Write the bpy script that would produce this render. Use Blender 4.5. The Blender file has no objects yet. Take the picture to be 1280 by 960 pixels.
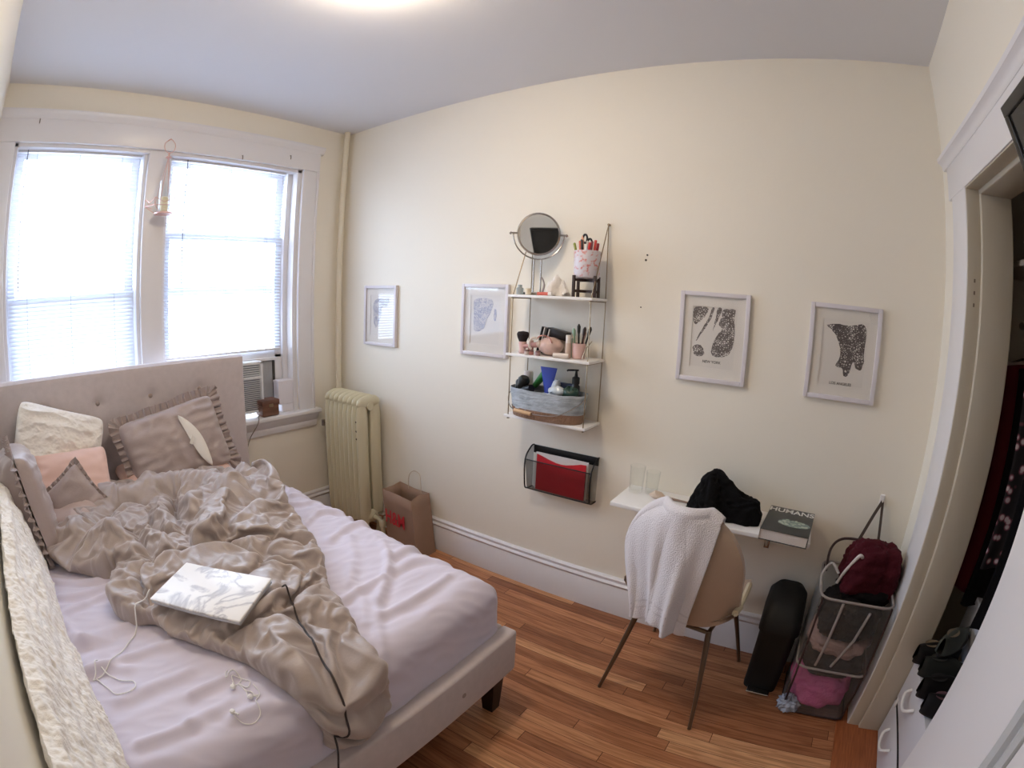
import bpy, bmesh, math, random
from mathutils import Vector, Matrix, noise
import numpy as np
random.seed(7)
sc = bpy.context.scene
COL = sc.collection
PI = math.pi

# ------------------------------------------------------------------ camera (a wide fisheye lens)
W, D, H = 3.484, 2.3675, 2.743
cd = bpy.data.cameras.new('camera')
cam = bpy.data.objects.new('camera', cd)
COL.objects.link(cam)
rt = Vector((0.8307900882, 0.5552405000, 0.0386757855))
up = Vector((-0.1259440888, 0.1198513295, 0.9847709101))
fw = Vector((-0.5421493482, 0.8230088979, -0.1695005555))
m = Matrix((rt, up, -fw)).transposed().to_4x4()
m.translation = Vector((2.9041535, -2.1833923, 1.5903912))
cam.matrix_world = m
cd.type = 'PANO'
cd.sensor_width = 36.0
cd.sensor_fit = 'HORIZONTAL'
cd.clip_start = 0.01
cy = cd.cycles if hasattr(cd, 'cycles') and hasattr(cd.cycles, 'panorama_type') else cd
cy.panorama_type = 'FISHEYE_LENS_POLYNOMIAL'
cy.fisheye_fov = math.radians(175)
cy.fisheye_polynomial_k0 = 0.0
cy.fisheye_polynomial_k1 = -0.055939367809911184
cy.fisheye_polynomial_k2 = -8.310066269260926e-05
cy.fisheye_polynomial_k3 = 1.0441736880630276e-05
cy.fisheye_polynomial_k4 = -3.999137060777658e-07
sc.camera = cam

# ------------------------------------------------------------------ world, exposure
sc.view_settings.view_transform = 'Standard'
sc.view_settings.look = 'None'
sc.view_settings.exposure = 1.05
sc.view_settings.gamma = 1.0
sc.view_settings.use_curve_mapping = False
sc.cycles.use_denoising = True
sc.cycles.max_bounces = 10
sc.cycles.diffuse_bounces = 6
sc.cycles.transparent_max_bounces = 16
sc.cycles.sample_clamp_indirect = 6.0
wd = bpy.data.worlds.new('sky')
sc.world = wd
wd.use_nodes = True
bg = wd.node_tree.nodes['Background']
bg.inputs[0].default_value = (0.68, 0.81, 1.0, 1)
SKY = 6.2
bg.inputs[1].default_value = SKY
LAMP = 28.0      # emission of the ceiling globe


def portal(name, loc, sx, sz):
    l = bpy.data.lights.new(name, 'AREA')
    l.shape = 'RECTANGLE'
    l.size = sx
    l.size_y = sz
    l.cycles.is_portal = True
    o = bpy.data.objects.new(name, l)
    COL.objects.link(o)
    o.location = loc
    o.rotation_euler = (0, -PI/2, 0)      # faces +X, into the room
    return o


portal('window_daylight', (-0.17, -1.84, 1.6), 1.66, 0.80)
portal('window_daylight', (-0.17, -0.84, 1.8), 1.24, 0.80)

# ------------------------------------------------------------------ materials


def lin(c):
    return tuple(((v/255)/12.92 if v <= 10 else (((v/255)+0.055)/1.055)**2.4) for v in c)


MATS = {}


def mat(name, rgb, rough=0.6, metal=0.0, bump=0.0, bscale=60.0, var=0.0, vscale=6.0, sheen=0.0, coat=0.0,
        alpha=1.0, trans=0.0, spec=0.5, emit=None, estr=0.0, stretch=(1, 1, 1), detail=3.0, ior=1.45, sub=0.0):
    if name in MATS:
        return MATS[name]
    mt = bpy.data.materials.new(name)
    mt.use_nodes = True
    nt = mt.node_tree
    b = nt.nodes['Principled BSDF']
    c = lin(rgb)
    b.inputs['Base Color'].default_value = (*c, 1)
    b.inputs['Roughness'].default_value = rough
    b.inputs['Metallic'].default_value = metal
    b.inputs['Specular IOR Level'].default_value = spec
    b.inputs['Sheen Weight'].default_value = sheen
    b.inputs['Coat Weight'].default_value = coat
    b.inputs['Alpha'].default_value = alpha
    b.inputs['Transmission Weight'].default_value = trans
    b.inputs['IOR'].default_value = ior
    if sub:
        b.inputs['Subsurface Weight'].default_value = sub
        b.inputs['Subsurface Radius'].default_value = (0.01, 0.01, 0.01)
    if emit:
        b.inputs['Emission Color'].default_value = (*lin(emit), 1)
        b.inputs['Emission Strength'].default_value = estr
    if bump or var:
        tc = nt.nodes.new('ShaderNodeTexCoord')
        mp = nt.nodes.new('ShaderNodeMapping')
        mp.inputs['Scale'].default_value = stretch
        nt.links.new(tc.outputs['Object'], mp.inputs[0])
    if bump:
        n = nt.nodes.new('ShaderNodeTexNoise')
        n.inputs['Scale'].default_value = bscale
        n.inputs['Detail'].default_value = detail
        nt.links.new(mp.outputs[0], n.inputs['Vector'])
        bp = nt.nodes.new('ShaderNodeBump')
        bp.inputs['Strength'].default_value = bump
        bp.inputs['Distance'].default_value = 0.01
        nt.links.new(n.outputs['Fac'], bp.inputs['Height'])
        nt.links.new(bp.outputs[0], b.inputs['Normal'])
    if var:
        n2 = nt.nodes.new('ShaderNodeTexNoise')
        n2.inputs['Scale'].default_value = vscale
        n2.inputs['Detail'].default_value = 4
        nt.links.new(mp.outputs[0], n2.inputs['Vector'])
        cr = nt.nodes.new('ShaderNodeValToRGB')
        cr.color_ramp.elements[0].position = 0.3
        cr.color_ramp.elements[1].position = 0.7
        cr.color_ramp.elements[0].color = (*[max(0, v*(1-var)) for v in c], 1)
        cr.color_ramp.elements[1].color = (*[min(1, v*(1+var)) for v in c], 1)
        nt.links.new(n2.outputs['Fac'], cr.inputs[0])
        nt.links.new(cr.outputs[0], b.inputs['Base Color'])
    MATS[name] = mt
    return mt


def glass_mat(name, tint=(1, 1, 1), gloss=0.10, rough=0.02, cloudy=0.0, cl=(0.8, 0.8, 0.8)):
    if name in MATS:
        return MATS[name]
    mt = bpy.data.materials.new(name)
    mt.use_nodes = True
    nt = mt.node_tree
    nt.nodes.clear()
    out = nt.nodes.new('ShaderNodeOutputMaterial')
    tr = nt.nodes.new('ShaderNodeBsdfTransparent')
    tr.inputs[0].default_value = (*tint, 1)
    gl = nt.nodes.new('ShaderNodeBsdfGlossy')
    gl.inputs['Roughness'].default_value = rough
    lw = nt.nodes.new('ShaderNodeLayerWeight')
    pw = nt.nodes.new('ShaderNodeMath')
    pw.operation = 'POWER'
    pw.inputs[1].default_value = 5.0
    nt.links.new(lw.outputs['Facing'], pw.inputs[0])
    mul = nt.nodes.new('ShaderNodeMath')
    mul.operation = 'MULTIPLY_ADD'
    mul.inputs[1].default_value = 0.9
    mul.inputs[2].default_value = gloss
    mul.use_clamp = True
    nt.links.new(pw.outputs[0], mul.inputs[0])
    mx = nt.nodes.new('ShaderNodeMixShader')
    nt.links.new(mul.outputs[0], mx.inputs[0])
    nt.links.new(tr.outputs[0], mx.inputs[1])
    nt.links.new(gl.outputs[0], mx.inputs[2])
    last = mx
    if cloudy:
        df = nt.nodes.new('ShaderNodeBsdfDiffuse')
        df.inputs[0].default_value = (*cl, 1)
        m2 = nt.nodes.new('ShaderNodeMixShader')
        m2.inputs[0].default_value = cloudy
        nt.links.new(mx.outputs[0], m2.inputs[1])
        nt.links.new(df.outputs[0], m2.inputs[2])
        last = m2
    nt.links.new(last.outputs[0], out.inputs[0])
    MATS[name] = mt
    return mt


def mesh_net(name, rgb, scale, hole):
    """woven wire mesh: holes cut by a fine procedural grid"""
    if name in MATS:
        return MATS[name]
    mt = mat(name, rgb, 0.5)
    nt = mt.node_tree
    b = nt.nodes['Principled BSDF']
    b.inputs['Alpha'].default_value = 1.0 - hole
    return mt


def floor_mat():
    mt = bpy.data.materials.new('oak_strip_floor')
    mt.use_nodes = True
    nt = mt.node_tree
    N = nt.nodes.new
    L = nt.links.new
    b = nt.nodes['Principled BSDF']
    tc = N('ShaderNodeTexCoord')
    sep = N('ShaderNodeSeparateXYZ')
    L(tc.outputs['Object'], sep.inputs[0])

    def M(op, a, bb=None, c=None):
        n = N('ShaderNodeMath')
        n.operation = op
        for i, v in enumerate((a, bb, c)):
            if v is None:
                continue
            if isinstance(v, (int, float)):
                n.inputs[i].default_value = v
            else:
                L(v, n.inputs[i])
        return n.outputs[0]
    yy = M('DIVIDE', sep.outputs[1], 0.057)
    row = M('FLOOR', yy)
    wn = N('ShaderNodeTexWhiteNoise')
    wn.noise_dimensions = '1D'
    L(row, wn.inputs['W'])
    xo = M('MULTIPLY_ADD', wn.outputs['Value'], 3.7, sep.outputs[0])
    xx = M('DIVIDE', xo, 0.85)
    colm = M('FLOOR', xx)
    cmb = N('ShaderNodeCombineXYZ')
    L(row, cmb.inputs[0])
    L(colm, cmb.inputs[1])
    wn2 = N('ShaderNodeTexWhiteNoise')
    wn2.noise_dimensions = '3D'
    L(cmb.outputs[0], wn2.inputs['Vector'])
    # grain
    mp = N('ShaderNodeMapping')
    mp.inputs['Scale'].default_value = (3.0, 55.0, 1.0)
    addv = N('ShaderNodeVectorMath')
    addv.operation = 'MULTIPLY_ADD'
    L(wn2.outputs['Color'], addv.inputs[0])
    addv.inputs[1].default_value = (9, 9, 9)
    L(tc.outputs['Object'], addv.inputs[2])
    L(addv.outputs[0], mp.inputs[0])
    gr = N('ShaderNodeTexNoise')
    gr.inputs['Scale'].default_value = 1.6
    gr.inputs['Detail'].default_value = 7
    gr.inputs['Distortion'].default_value = 0.8
    L(mp.outputs[0], gr.inputs['Vector'])
    cr = N('ShaderNodeValToRGB')
    e = cr.color_ramp.elements
    e[0].position = 0.0
    e[0].color = (*lin((152, 100, 70)), 1)
    e[1].position = 1.0
    e[1].color = (*lin((222, 170, 126)), 1)
    k = e.new(0.35)
    k.color = (*lin((178, 120, 84)), 1)
    k = e.new(0.7)
    k.color = (*lin((200, 141, 101)), 1)
    L(wn2.outputs['Value'], cr.inputs[0])
    mx = N('ShaderNodeMix')
    mx.data_type = 'RGBA'
    mx.blend_type = 'MULTIPLY'
    mx.inputs[0].default_value = 0.75
    cr2 = N('ShaderNodeValToRGB')
    cr2.color_ramp.elements[0].position = 0.36
    cr2.color_ramp.elements[0].color = (0.52, 0.42, 0.34, 1)
    cr2.color_ramp.elements[1].position = 0.62
    cr2.color_ramp.elements[1].color = (1, 1, 1, 1)
    L(gr.outputs['Fac'], cr2.inputs[0])
    L(cr.outputs[0], mx.inputs[6])
    L(cr2.outputs[0], mx.inputs[7])
    fy = M('FRACT', yy)
    g1 = M('LESS_THAN', fy, 0.03)
    fx = M('FRACT', xx)
    g2 = M('LESS_THAN', fx, 0.003)
    g = M('MAXIMUM', g1, g2)
    mx2 = N('ShaderNodeMix')
    mx2.data_type = 'RGBA'
    L(g, mx2.inputs[0])
    L(mx.outputs[2], mx2.inputs[6])
    mx2.inputs[7].default_value = (*lin((70, 38, 22)), 1)
    L(mx2.outputs[2], b.inputs['Base Color'])
    b.inputs['Roughness'].default_value = 0.36
    b.inputs['Specular IOR Level'].default_value = 0.4
    bp = N('ShaderNodeBump')
    bp.inputs['Strength'].default_value = 0.15
    bp.inputs['Distance'].default_value = 0.004
    L(gr.outputs['Fac'], bp.inputs['Height'])
    L(bp.outputs[0], b.inputs['Normal'])
    MATS['floor'] = mt
    return mt


M_wall = mat('cream_wall_paint', (236, 230, 217), 0.62, bump=0.035, bscale=45, spec=0.25)
M_ceil = mat('ceiling_paint', (226, 226, 229), 0.8, bump=0.03, bscale=40, spec=0.1)
M_trim = mat('white_trim_paint', (226, 224, 226), 0.32, bump=0.04, bscale=25)
M_floor = floor_mat()
M_white = mat('white_lacquer', (236, 234, 232), 0.3)
M_black = mat('black_plastic', (14, 14, 15), 0.45)
M_gold = mat('brass_metal', (150, 132, 108), 0.35, 0.9)
M_steel = mat('brushed_steel', (176, 170, 165), 0.25, 1.0)

# ------------------------------------------------------------------ mesh helpers


class MB:
    def __init__(s):
        s.v = []
        s.f = []
        s.mi = []
        s.sm = []

    def add(s, vs, fs, smooth=False, mi=0):
        o = len(s.v)
        s.v += [tuple(p) for p in vs]
        for f in fs:
            s.f.append(tuple(i+o for i in f))
            s.sm.append(smooth)
            s.mi.append(mi)
        return s

    def box(s, lo, hi, bev=0.0, mi=0, M=None):
        bm = bmesh.new()
        bmesh.ops.create_cube(bm, size=1)
        for v in bm.verts:
            v.co = Vector([(lo[i]+hi[i])/2 + v.co[i]*(hi[i]-lo[i]) for i in range(3)])
        if bev > 0:
            bev = min(bev, 0.45*min(hi[i]-lo[i] for i in range(3)))
            bmesh.ops.bevel(bm, geom=bm.edges[:], offset=bev, segments=3, affect='EDGES', profile=0.5)
        if M is not None:
            bm.transform(M)
        s.frombm(bm, bev > 0.004, mi)
        return s

    def frombm(s, bm, smooth=False, mi=0):
        bm.verts.index_update()
        vs = [v.co.copy() for v in bm.verts]
        fs = [[v.index for v in f.verts] for f in bm.faces]
        s.add(vs, fs, smooth, mi)
        bm.free()

    def tube(s, pts, r, n=8, closed=False, mi=0, caps=True):
        pts = [Vector(p) for p in pts]
        rr = r if isinstance(r, (list, tuple)) else [r]*len(pts)
        k = len(pts)
        tang = []
        for i in range(k):
            a = pts[(i-1) % k] if (closed or i > 0) else pts[i]
            b = pts[(i+1) % k] if (closed or i < k-1) else pts[i]
            t = (b-a)
            tang.append(t.normalized() if t.length > 1e-9 else Vector((0, 0, 1)))
        u = tang[0].orthogonal().normalized()
        vs = []
        for i in range(k):
            t = tang[i]
            u = (u - t*u.dot(t))
            if u.length < 1e-6:
                u = t.orthogonal()
            u.normalize()
            w = t.cross(u)
            for j in range(n):
                a = 2*PI*j/n
                vs.append(pts[i]+(u*math.cos(a)+w*math.sin(a))*rr[i])
        fs = []
        for i in range(k if closed else k-1):
            for j in range(n):
                a = i*n+j
                b = i*n+(j+1) % n
                c = ((i+1) % k)*n+(j+1) % n
                d = ((i+1) % k)*n+j
                fs.append((a, b, c, d))
        if caps and not closed:
            fs.append(tuple(range(n))[::-1])
            fs.append(tuple((k-1)*n+j for j in range(n)))
        s.add(vs, fs, True, mi)
        return s

    def lathe(s, prof, c=(0, 0, 0), n=24, mi=0, axis='z', M=None):
        vs = []
        for r, z in prof:
            for j in range(n):
                a = 2*PI*j/n
                p = (r*math.cos(a), r*math.sin(a), z)
                if axis == 'x':
                    p = (p[2], p[0], p[1])
                elif axis == 'y':
                    p = (p[0], p[2], p[1])
                q = Vector(p)
                if M is not None:
                    q = M @ q
                vs.append(q+Vector(c))
        fs = []
        for i in range(len(prof)-1):
            for j in range(n):
                fs.append((i*n+j, i*n+(j+1) % n, (i+1)*n+(j+1) % n, (i+1)*n+j))
        if prof[0][0] > 1e-6:
            fs.append(tuple(range(n))[::-1])
        if prof[-1][0] > 1e-6:
            fs.append(tuple((len(prof)-1)*n+j for j in range(n)))
        s.add(vs, fs, True, mi)
        return s

    def grid(s, fn, nu, nv, smooth=True, mi=0, wu=False, wv=False):
        vs = [fn(i/(nu if wu else nu-1), j/(nv if wv else nv-1)) for i in range(nu) for j in range(nv)]
        fs = []
        for i in range(nu if wu else nu-1):
            for j in range(nv if wv else nv-1):
                fs.append((i*nv+j, ((i+1) % nu)*nv+j, ((i+1) % nu)*nv+(j+1) % nv, i*nv+(j+1) % nv))
        s.add(vs, fs, smooth, mi)
        return s

    def prism(s, poly, axis, a, b, mi=0, smooth=False):
        """poly: 2-D points; axis: extrusion axis index; a,b range"""
        n = len(poly)

        def P(p, t):
            q = list(p)
            q.insert(axis, t)
            return tuple(q)
        vs = [P(p, a) for p in poly]+[P(p, b) for p in poly]
        fs = [(i, (i+1) % n, n+(i+1) % n, n+i) for i in range(n)]
        fs += [tuple(range(n))[::-1], tuple(range(n, 2*n))]
        s.add(vs, fs, smooth, mi)
        return s

    def build(s, name, mats, parent=None, auto=True):
        me = bpy.data.meshes.new(name)
        me.from_pydata([tuple(v) for v in s.v], [], s.f)
        me.polygons.foreach_set('use_smooth', s.sm)
        if not isinstance(mats, (list, tuple)):
            mats = [mats]
        for mm in mats:
            me.materials.append(mm)
        me.polygons.foreach_set('material_index', s.mi)
        me.update()
        bm = bmesh.new()
        bm.from_mesh(me)
        bmesh.ops.recalc_face_normals(bm, faces=bm.faces)
        bm.to_mesh(me)
        bm.free()
        if auto:
            try:
                me.set_sharp_from_angle(angle=math.radians(42))
            except Exception:
                pass
        o = bpy.data.objects.new(name, me)
        COL.objects.link(o)
        if parent is not None:
            o.parent = parent
            w = Vector((0, 0, 0))
            q = parent
            while q is not None:
                w += Vector(q.location)
                q = q.parent
            o.location = -w
        return o


def thing(name, label, cat, loc=(0, 0, 0), group=None):
    o = bpy.data.objects.new(name, None)
    o.empty_display_size = 0.05
    COL.objects.link(o)
    o.location = loc
    return tag(o, label, cat, group)


def tag(o, label, cat, group=None, kind=None):
    o['label'] = label
    o['category'] = cat
    if group:
        o['group'] = group
    if kind:
        o['kind'] = kind
    return o


def struct(o):
    o['kind'] = 'structure'
    return o


def part(o, label):
    o['label'] = label
    return o


def copy_tree(o, parent=None):
    c = o.copy()
    COL.objects.link(c)
    if parent is not None:
        c.parent = parent
    for ch in [x for x in o.children]:
        copy_tree(ch, c)
    return c


def nz(p, f=1.0, s=0.0):
    return noise.noise(Vector((p[0]*f+s, p[1]*f+s*1.7, p[2]*f-s)))


def smoothstep(a, b, x):
    t = max(0.0, min(1.0, (x-a)/(b-a)))
    return t*t*(3-2*t)


def text(name, body, size, loc, rot, material, parent, extr=0.0004, align='CENTER', sx=1.0):
    cu = bpy.data.curves.new(name, 'FONT')
    cu.body = body
    cu.size = size
    cu.extrude = extr
    cu.align_x = align
    cu.align_y = 'CENTER'
    cu.offset = size*0.018
    tmp = bpy.data.objects.new(name+'_outline', cu)
    COL.objects.link(tmp)
    dg = bpy.context.evaluated_depsgraph_get()
    dg.update()
    me = bpy.data.meshes.new_from_object(tmp.evaluated_get(dg))
    bpy.data.objects.remove(tmp)
    bpy.data.curves.remove(cu)
    me.name = name
    me.materials.clear()
    me.materials.append(material)
    mw = Matrix.Translation(Vector(loc)) @ rot.to_4x4() @ Matrix.Diagonal((sx, 1, 1, 1))
    me.transform(mw)
    o = bpy.data.objects.new(name, me)
    COL.objects.link(o)
    o.parent = parent
    w = Vector((0, 0, 0))
    q = parent
    while q is not None:
        w += Vector(q.location)
        q = q.parent
    o.location = -w
    return o


ROT_WALL = Matrix(((1, 0, 0), (0, 0, -1), (0, 1, 0)))     # text upright, facing -Y

# ------------------------------------------------------------------ room shell
YF = -D
OX = -0.18          # outer face of the window wall
# window opening
WY0, WY1, WZ0, WZ1 = -2.25, -0.37, 0.80, 2.42
b = MB().box((-0.2, YF-0.2, -0.12), (4.5, 0.2, 0.0))
struct(b.build('floor', M_floor))
b = MB().box((-0.2, YF-0.2, H), (4.5, 0.2, H+0.1))
struct(b.build('ceiling', M_ceil))
b = MB()
b.box((OX, YF-0.2, 0), (0, 0.2, WZ0-0.03))
b.box((OX, YF-0.2, WZ1), (0, 0.2, H))
b.box((OX, YF-0.2, WZ0-0.03), (0, WY0, WZ1))
b.box((OX, WY1, WZ0-0.03), (0, 0.2, WZ1))
struct(b.build('wall_left', M_wall))
struct(MB().box((-0.18, 0, 0), (4.5, 0.15, H)).build('wall_back', M_wall))
struct(MB().box((0, YF-0.15, 0), (4.5, YF, H)).build('wall_front', M_wall))
# closet wall with doorway
JY0, JY1, JZ = -1.13, -0.382, 2.10
b = MB()
b.box((W, JY1, 0), (W+0.16, 0, H))
b.box((W, YF, 0), (W+0.16, JY0, H))
b.box((W, JY0, JZ), (W+0.16, JY1, H))
struct(b.build('wall_right', M_wall))
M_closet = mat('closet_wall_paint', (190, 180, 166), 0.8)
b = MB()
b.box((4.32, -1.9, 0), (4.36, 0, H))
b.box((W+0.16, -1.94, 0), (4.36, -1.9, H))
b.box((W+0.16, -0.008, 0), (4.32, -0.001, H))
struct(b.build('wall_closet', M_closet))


def molded(mb, axis, a, b2, prof, base, sign):
    """profile of (out, z) points run along an axis; base = wall plane, sign = side it projects to"""
    if axis == 0:      # along x, projects in y
        mb.prism([(base+sign*o, z) for o, z in prof], 0, a, b2)
    else:              # along y, projects in x
        mb.prism([(base+sign*o, z) for o, z in prof], 1, a, b2)


BP = [(0, 0), (0.02, 0), (0.02, 0.165), (0.016, 0.17), (0.024, 0.178), (0.027, 0.186), (0.022, 0.193), (0.014, 0.196),
      (0.016, 0.206), (0.019, 0.213), (0.012, 0.221), (0, 0.2225)]
b = MB()
molded(b, 0, 0.0, W, BP, -0.0, -1)
struct(b.build('baseboard_back', M_trim))
b = MB()
molded(b, 1, YF, -0.02, BP, 0.0, 1)
struct(b.build('baseboard_left', M_trim))
b = MB()
molded(b, 1, -0.205, -0.02, BP, W, -1)
struct(b.build('baseboard_right', M_trim))
b = MB()
molded(b, 0, 0.03, W-0.03, BP, YF, 1)
struct(b.build('baseboard_front', M_trim))

# closet doorway: door_1
dr = thing('door_1', 'white painted closet doorway with flat casing, moulded head and deep jamb', 'doorway', (W, -0.75, 0))
dr['kind'] = 'structure'
b = MB()
b.box((W-0.022, JY1-0.004, 0), (W, -0.20, JZ), 0.003)
b.build('casing', M_trim, dr)
b = MB()
b.box((W-0.022, -1.47, 0), (W, JY0+0.004, JZ), 0.003)
b.build('casing', M_trim, dr)
b = MB()
b.box((W-0.024, -1.50, JZ-0.002), (W, -0.155, 2.235), 0.002)
HP = [(0, 2.225), (0.026, 2.225), (0.030, 2.232), (0.030, 2.24), (0.038, 2.25), (0.05, 2.258), (0.052, 2.272), (0.03, 2.278), (0, 2.28)]
molded(b, 1, -1.53, -0.11, HP, W, -1)
b.build('head', M_trim, dr)
b = MB()
b.box((W-0.018, JY1-0.006, 0), (W+0.035, JY1+0.02, JZ+0.01), 0.002)
b.box((W+0.035, JY1-0.022, 0), (W+0.165, JY1+0.02, JZ-0.02), 0.004)
b.box((W-0.018, JY0-0.02, 0), (W+0.035, JY0+0.006, JZ+0.01), 0.002)
b.box((W+0.035, JY0-0.02, 0), (W+0.165, JY0+0.022, JZ-0.02), 0.004)
b.box((W-0.018, JY0, JZ-0.006), (W+0.035, JY1, JZ+0.02), 0.002)
b.box((W+0.035, JY0, JZ-0.022), (W+0.165, JY1, JZ+0.02), 0.004)
b.build('jamb', mat('jamb_paint', (196, 187, 170), 0.35, bump=0.05, bscale=20), dr)
# strike plate marks on the jamb
b = MB()
for zz in (1.78, 1.74, 1.70):
    b.box((W+0.008, JY1-0.0075, zz), (W+0.014, JY1-0.006, zz+0.012))
b.build('screw_hole', mat('old_screw_hole', (120, 108, 95), 0.6), dr)
# moulding stripe beside the near casing, then the next casing
b = MB()
b.prism([(W, -1.47), (W-0.03, -1.47), (W-0.04, -1.485), (W-0.034, -1.50), (W-0.022, -1.505), (W-0.03, -1.52), (W-0.026, -1.535), (W, -1.54)], 2, 0, JZ)
struct(b.build('trim_1', mat('grey_white_moulding', (190, 192, 194), 0.35)))
b = MB()
b.box((W-0.02, -1.66, 0), (W, -1.54, JZ), 0.002)
struct(b.build('trim_2', M_trim))
b = MB().box((W-0.075, JY0+0.0, 0.0), (W+0.17, JY1+0.1, 0.004), 0.001)
struct(b.build('trim_3', mat('threshold_oak', (158, 92, 56), 0.4, var=0.25, vscale=5, stretch=(30, 2, 1))))

# ------------------------------------------------------------------ window trim and windows
b = MB()
b.box((0, WY1, 0.80), (0.022, -0.25, WZ1), 0.003)      # right casing
b.box((0.0, -0.262, 0.80), (0.03, -0.245, WZ1), 0.003)
b.box((0, YF, 0.80), (0.022, WY0, WZ1), 0.003)         # left casing
b.box((0, YF, WZ1), (0.026, -0.245, 2.57), 0.002)      # head board
molded(b, 1, YF, -0.225, [(0, 2.545), (0.03, 2.545), (0.034, 2.556), (0.044, 2.566), (0.05, 2.58), (0.05, 2.592), (0.026, 2.598), (0, 2.60)], 0, 1)
struct(b.build('trim_4', M_trim))
b = MB()
b.box((-0.14, WY0-0.02, 0.795), (0.065, -0.215, 0.822), 0.006)   # stool
molded(b, 1, WY0-0.02, -0.235, [(0, 0.70), (0.018, 0.70), (0.02, 0.712), (0.024, 0.72), (0.024, 0.742), (0.032, 0.75), (0.038, 0.765), (0.05, 0.778), (0.055, 0.795), (0, 0.795)], 0, 1)
struct(b.build('trim_5', M_trim))
# reveals and mullion
b = MB()
b.box((OX, WY1-0.03, 0.82), (-0.005, WY1+0.004, WZ1), 0.002)
b.box((OX, WY1-0.065, 0.82), (-0.075, WY1-0.02, WZ1), 0.002)
b.box((OX, WY0-0.004, 0.82), (-0.005, WY0+0.02, WZ1), 0.002)
b.box((OX, WY0-0.004, WZ1-0.02), (-0.005, WY1+0.004, WZ1+0.004), 0.002)
b.box((OX, -1.455, 0.82), (-0.03, -1.28, WZ1), 0.004)
b.box((-0.03, -1.435, 0.82), (0.0, -1.30, WZ1), 0.004)
struct(b.build('trim_6', M_trim))
M_pane = glass_mat('window_glass', (0.98, 0.99, 1.0), 0.05)


def sash(mb, x, y0, y1, z0, z1, w=0.05):
    t = 0.018
    mb.box((x-t, y0, z0), (x+t, y0+w, z1), 0.002)
    mb.box((x-t, y1-w, z0), (x+t, y1, z1), 0.002)
    mb.box((x-t, y0+w, z0), (x+t, y1-w, z0+w), 0.002)
    mb.box((x-t, y0+w, z1-w*0.7), (x+t, y1-w, z1), 0.002)


def window(n, y0, y1, lz0, lz1, lab):
    t = thing('window_%d' % n, lab, 'window', (0, (y0+y1)/2, 0.8))
    t['kind'] = 'structure'
    b = MB()
    sash(b, -0.155, y0, y1, 1.60, 2.405)
    b.build('upper_sash', M_trim, t)
    b = MB()
    sash(b, -0.118, y0, y1, lz0, lz1)
    b.build('lower_sash', M_trim, t)
    b = MB()
    b.box((-0.157, y0+0.045, 1.64), (-0.153, y1-0.045, 2.38))
    b.build('pane', M_pane, t)
    b = MB()
    b.box((-0.120, y0+0.045, lz0+0.045), (-0.116, y1-0.045, lz1-0.03))
    b.build('pane', M_pane, t)


window(1, -2.23, -1.455, 0.82, 1.64, 'left double-hung window with closed sashes above the headboard')
window(2, -1.28, -0.435, 1.18, 1.965, 'right double-hung window, lower sash raised over the air conditioner')

# blinds
M_slat = bpy.data.materials.new('blind_slat')
M_slat.use_nodes = True
nt = M_slat.node_tree
pb = nt.nodes['Principled BSDF']
pb.inputs['Base Color'].default_value = (0.74, 0.77, 0.84, 1)
pb.inputs['Roughness'].default_value = 0.5
tl = nt.nodes.new('ShaderNodeBsdfTranslucent')
tl.inputs[0].default_value = (0.62, 0.68, 0.80, 1)
mx = nt.nodes.new('ShaderNodeMixShader')
mx.inputs[0].default_value = 0.13
nt.links.new(pb.outputs[0], mx.inputs[1])
nt.links.new(tl.outputs[0], mx.inputs[2])
nt.links.new(mx.outputs[0], nt.nodes['Material Output'].inputs[0])
M_cord = mat('blind_cord', (150, 150, 158), 0.6)


def blind(y0, y1, z0, z1, x, lab, wy, wz, tilt, closed_below=None):
    t = thing('window_blind', lab, 'blind', (x, (y0+y1)/2, z1), 'mini blinds on the two windows')
    MB().box((x-0.014, y0, z1-0.03), (x+0.014, y1, z1), 0.003).build('head_rail', M_trim, t)
    b = MB()
    z = z1-0.045
    while z > z0+0.02:
        a = tilt
        if closed_below and z < closed_below:
            a = -1.02
        c, s_ = math.cos(a)*0.0125, math.sin(a)*0.0125
        for k in (0,):
            vs = [(x-c, y0+0.004, z-s_), (x, y0+0.004, z+0.0022), (x+c, y0+0.004, z+s_), (x-c, y1-0.004, z-s_), (x, y1-0.004, z+0.0022), (x+c, y1-0.004, z+s_)]
            b.add(vs, [(0, 1, 4, 3), (1, 2, 5, 4)], True)
        z -= 0.0205
    b.build('slat', M_slat, t)['kind'] = 'stuff'
    MB().box((x-0.012, y0+0.003, z0), (x+0.012, y1-0.003, z0+0.014), 0.003).build('bottom_rail', M_trim, t)
    b = MB()
    for yy in (y0+0.12, (y0+y1)/2, y1-0.12):
        b.tube([(x+0.0135, yy, z1-0.03), (x+0.0135, yy, z0)], 0.0009, 5)
        b.tube([(x-0.0135, yy, z1-0.03), (x-0.0135, yy, z0)], 0.0009, 5)
    b.build('ladder_cord', M_cord, t)
    b = MB()
    b.tube([(x+0.02, wy, z1-0.02), (x+0.024, wy, z1-0.05), (x+0.024, wy+0.006, wz)], 0.0032, 6)
    part(b.build('tilt_wand', mat('tilt_wand_plastic', (120, 122, 130), 0.3), t), 'grey twist wand')


blind(-2.225, -1.462, 0.90, 2.417, -0.072, 'left white mini blind, lowered full length behind the headboard', -2.165, 1.67, -0.34, 1.62)
blind(-1.272, -0.455, 1.232, 2.417, -0.072, 'right white mini blind, ending above the air conditioner', -1.17, 1.67, -0.34)

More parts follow.
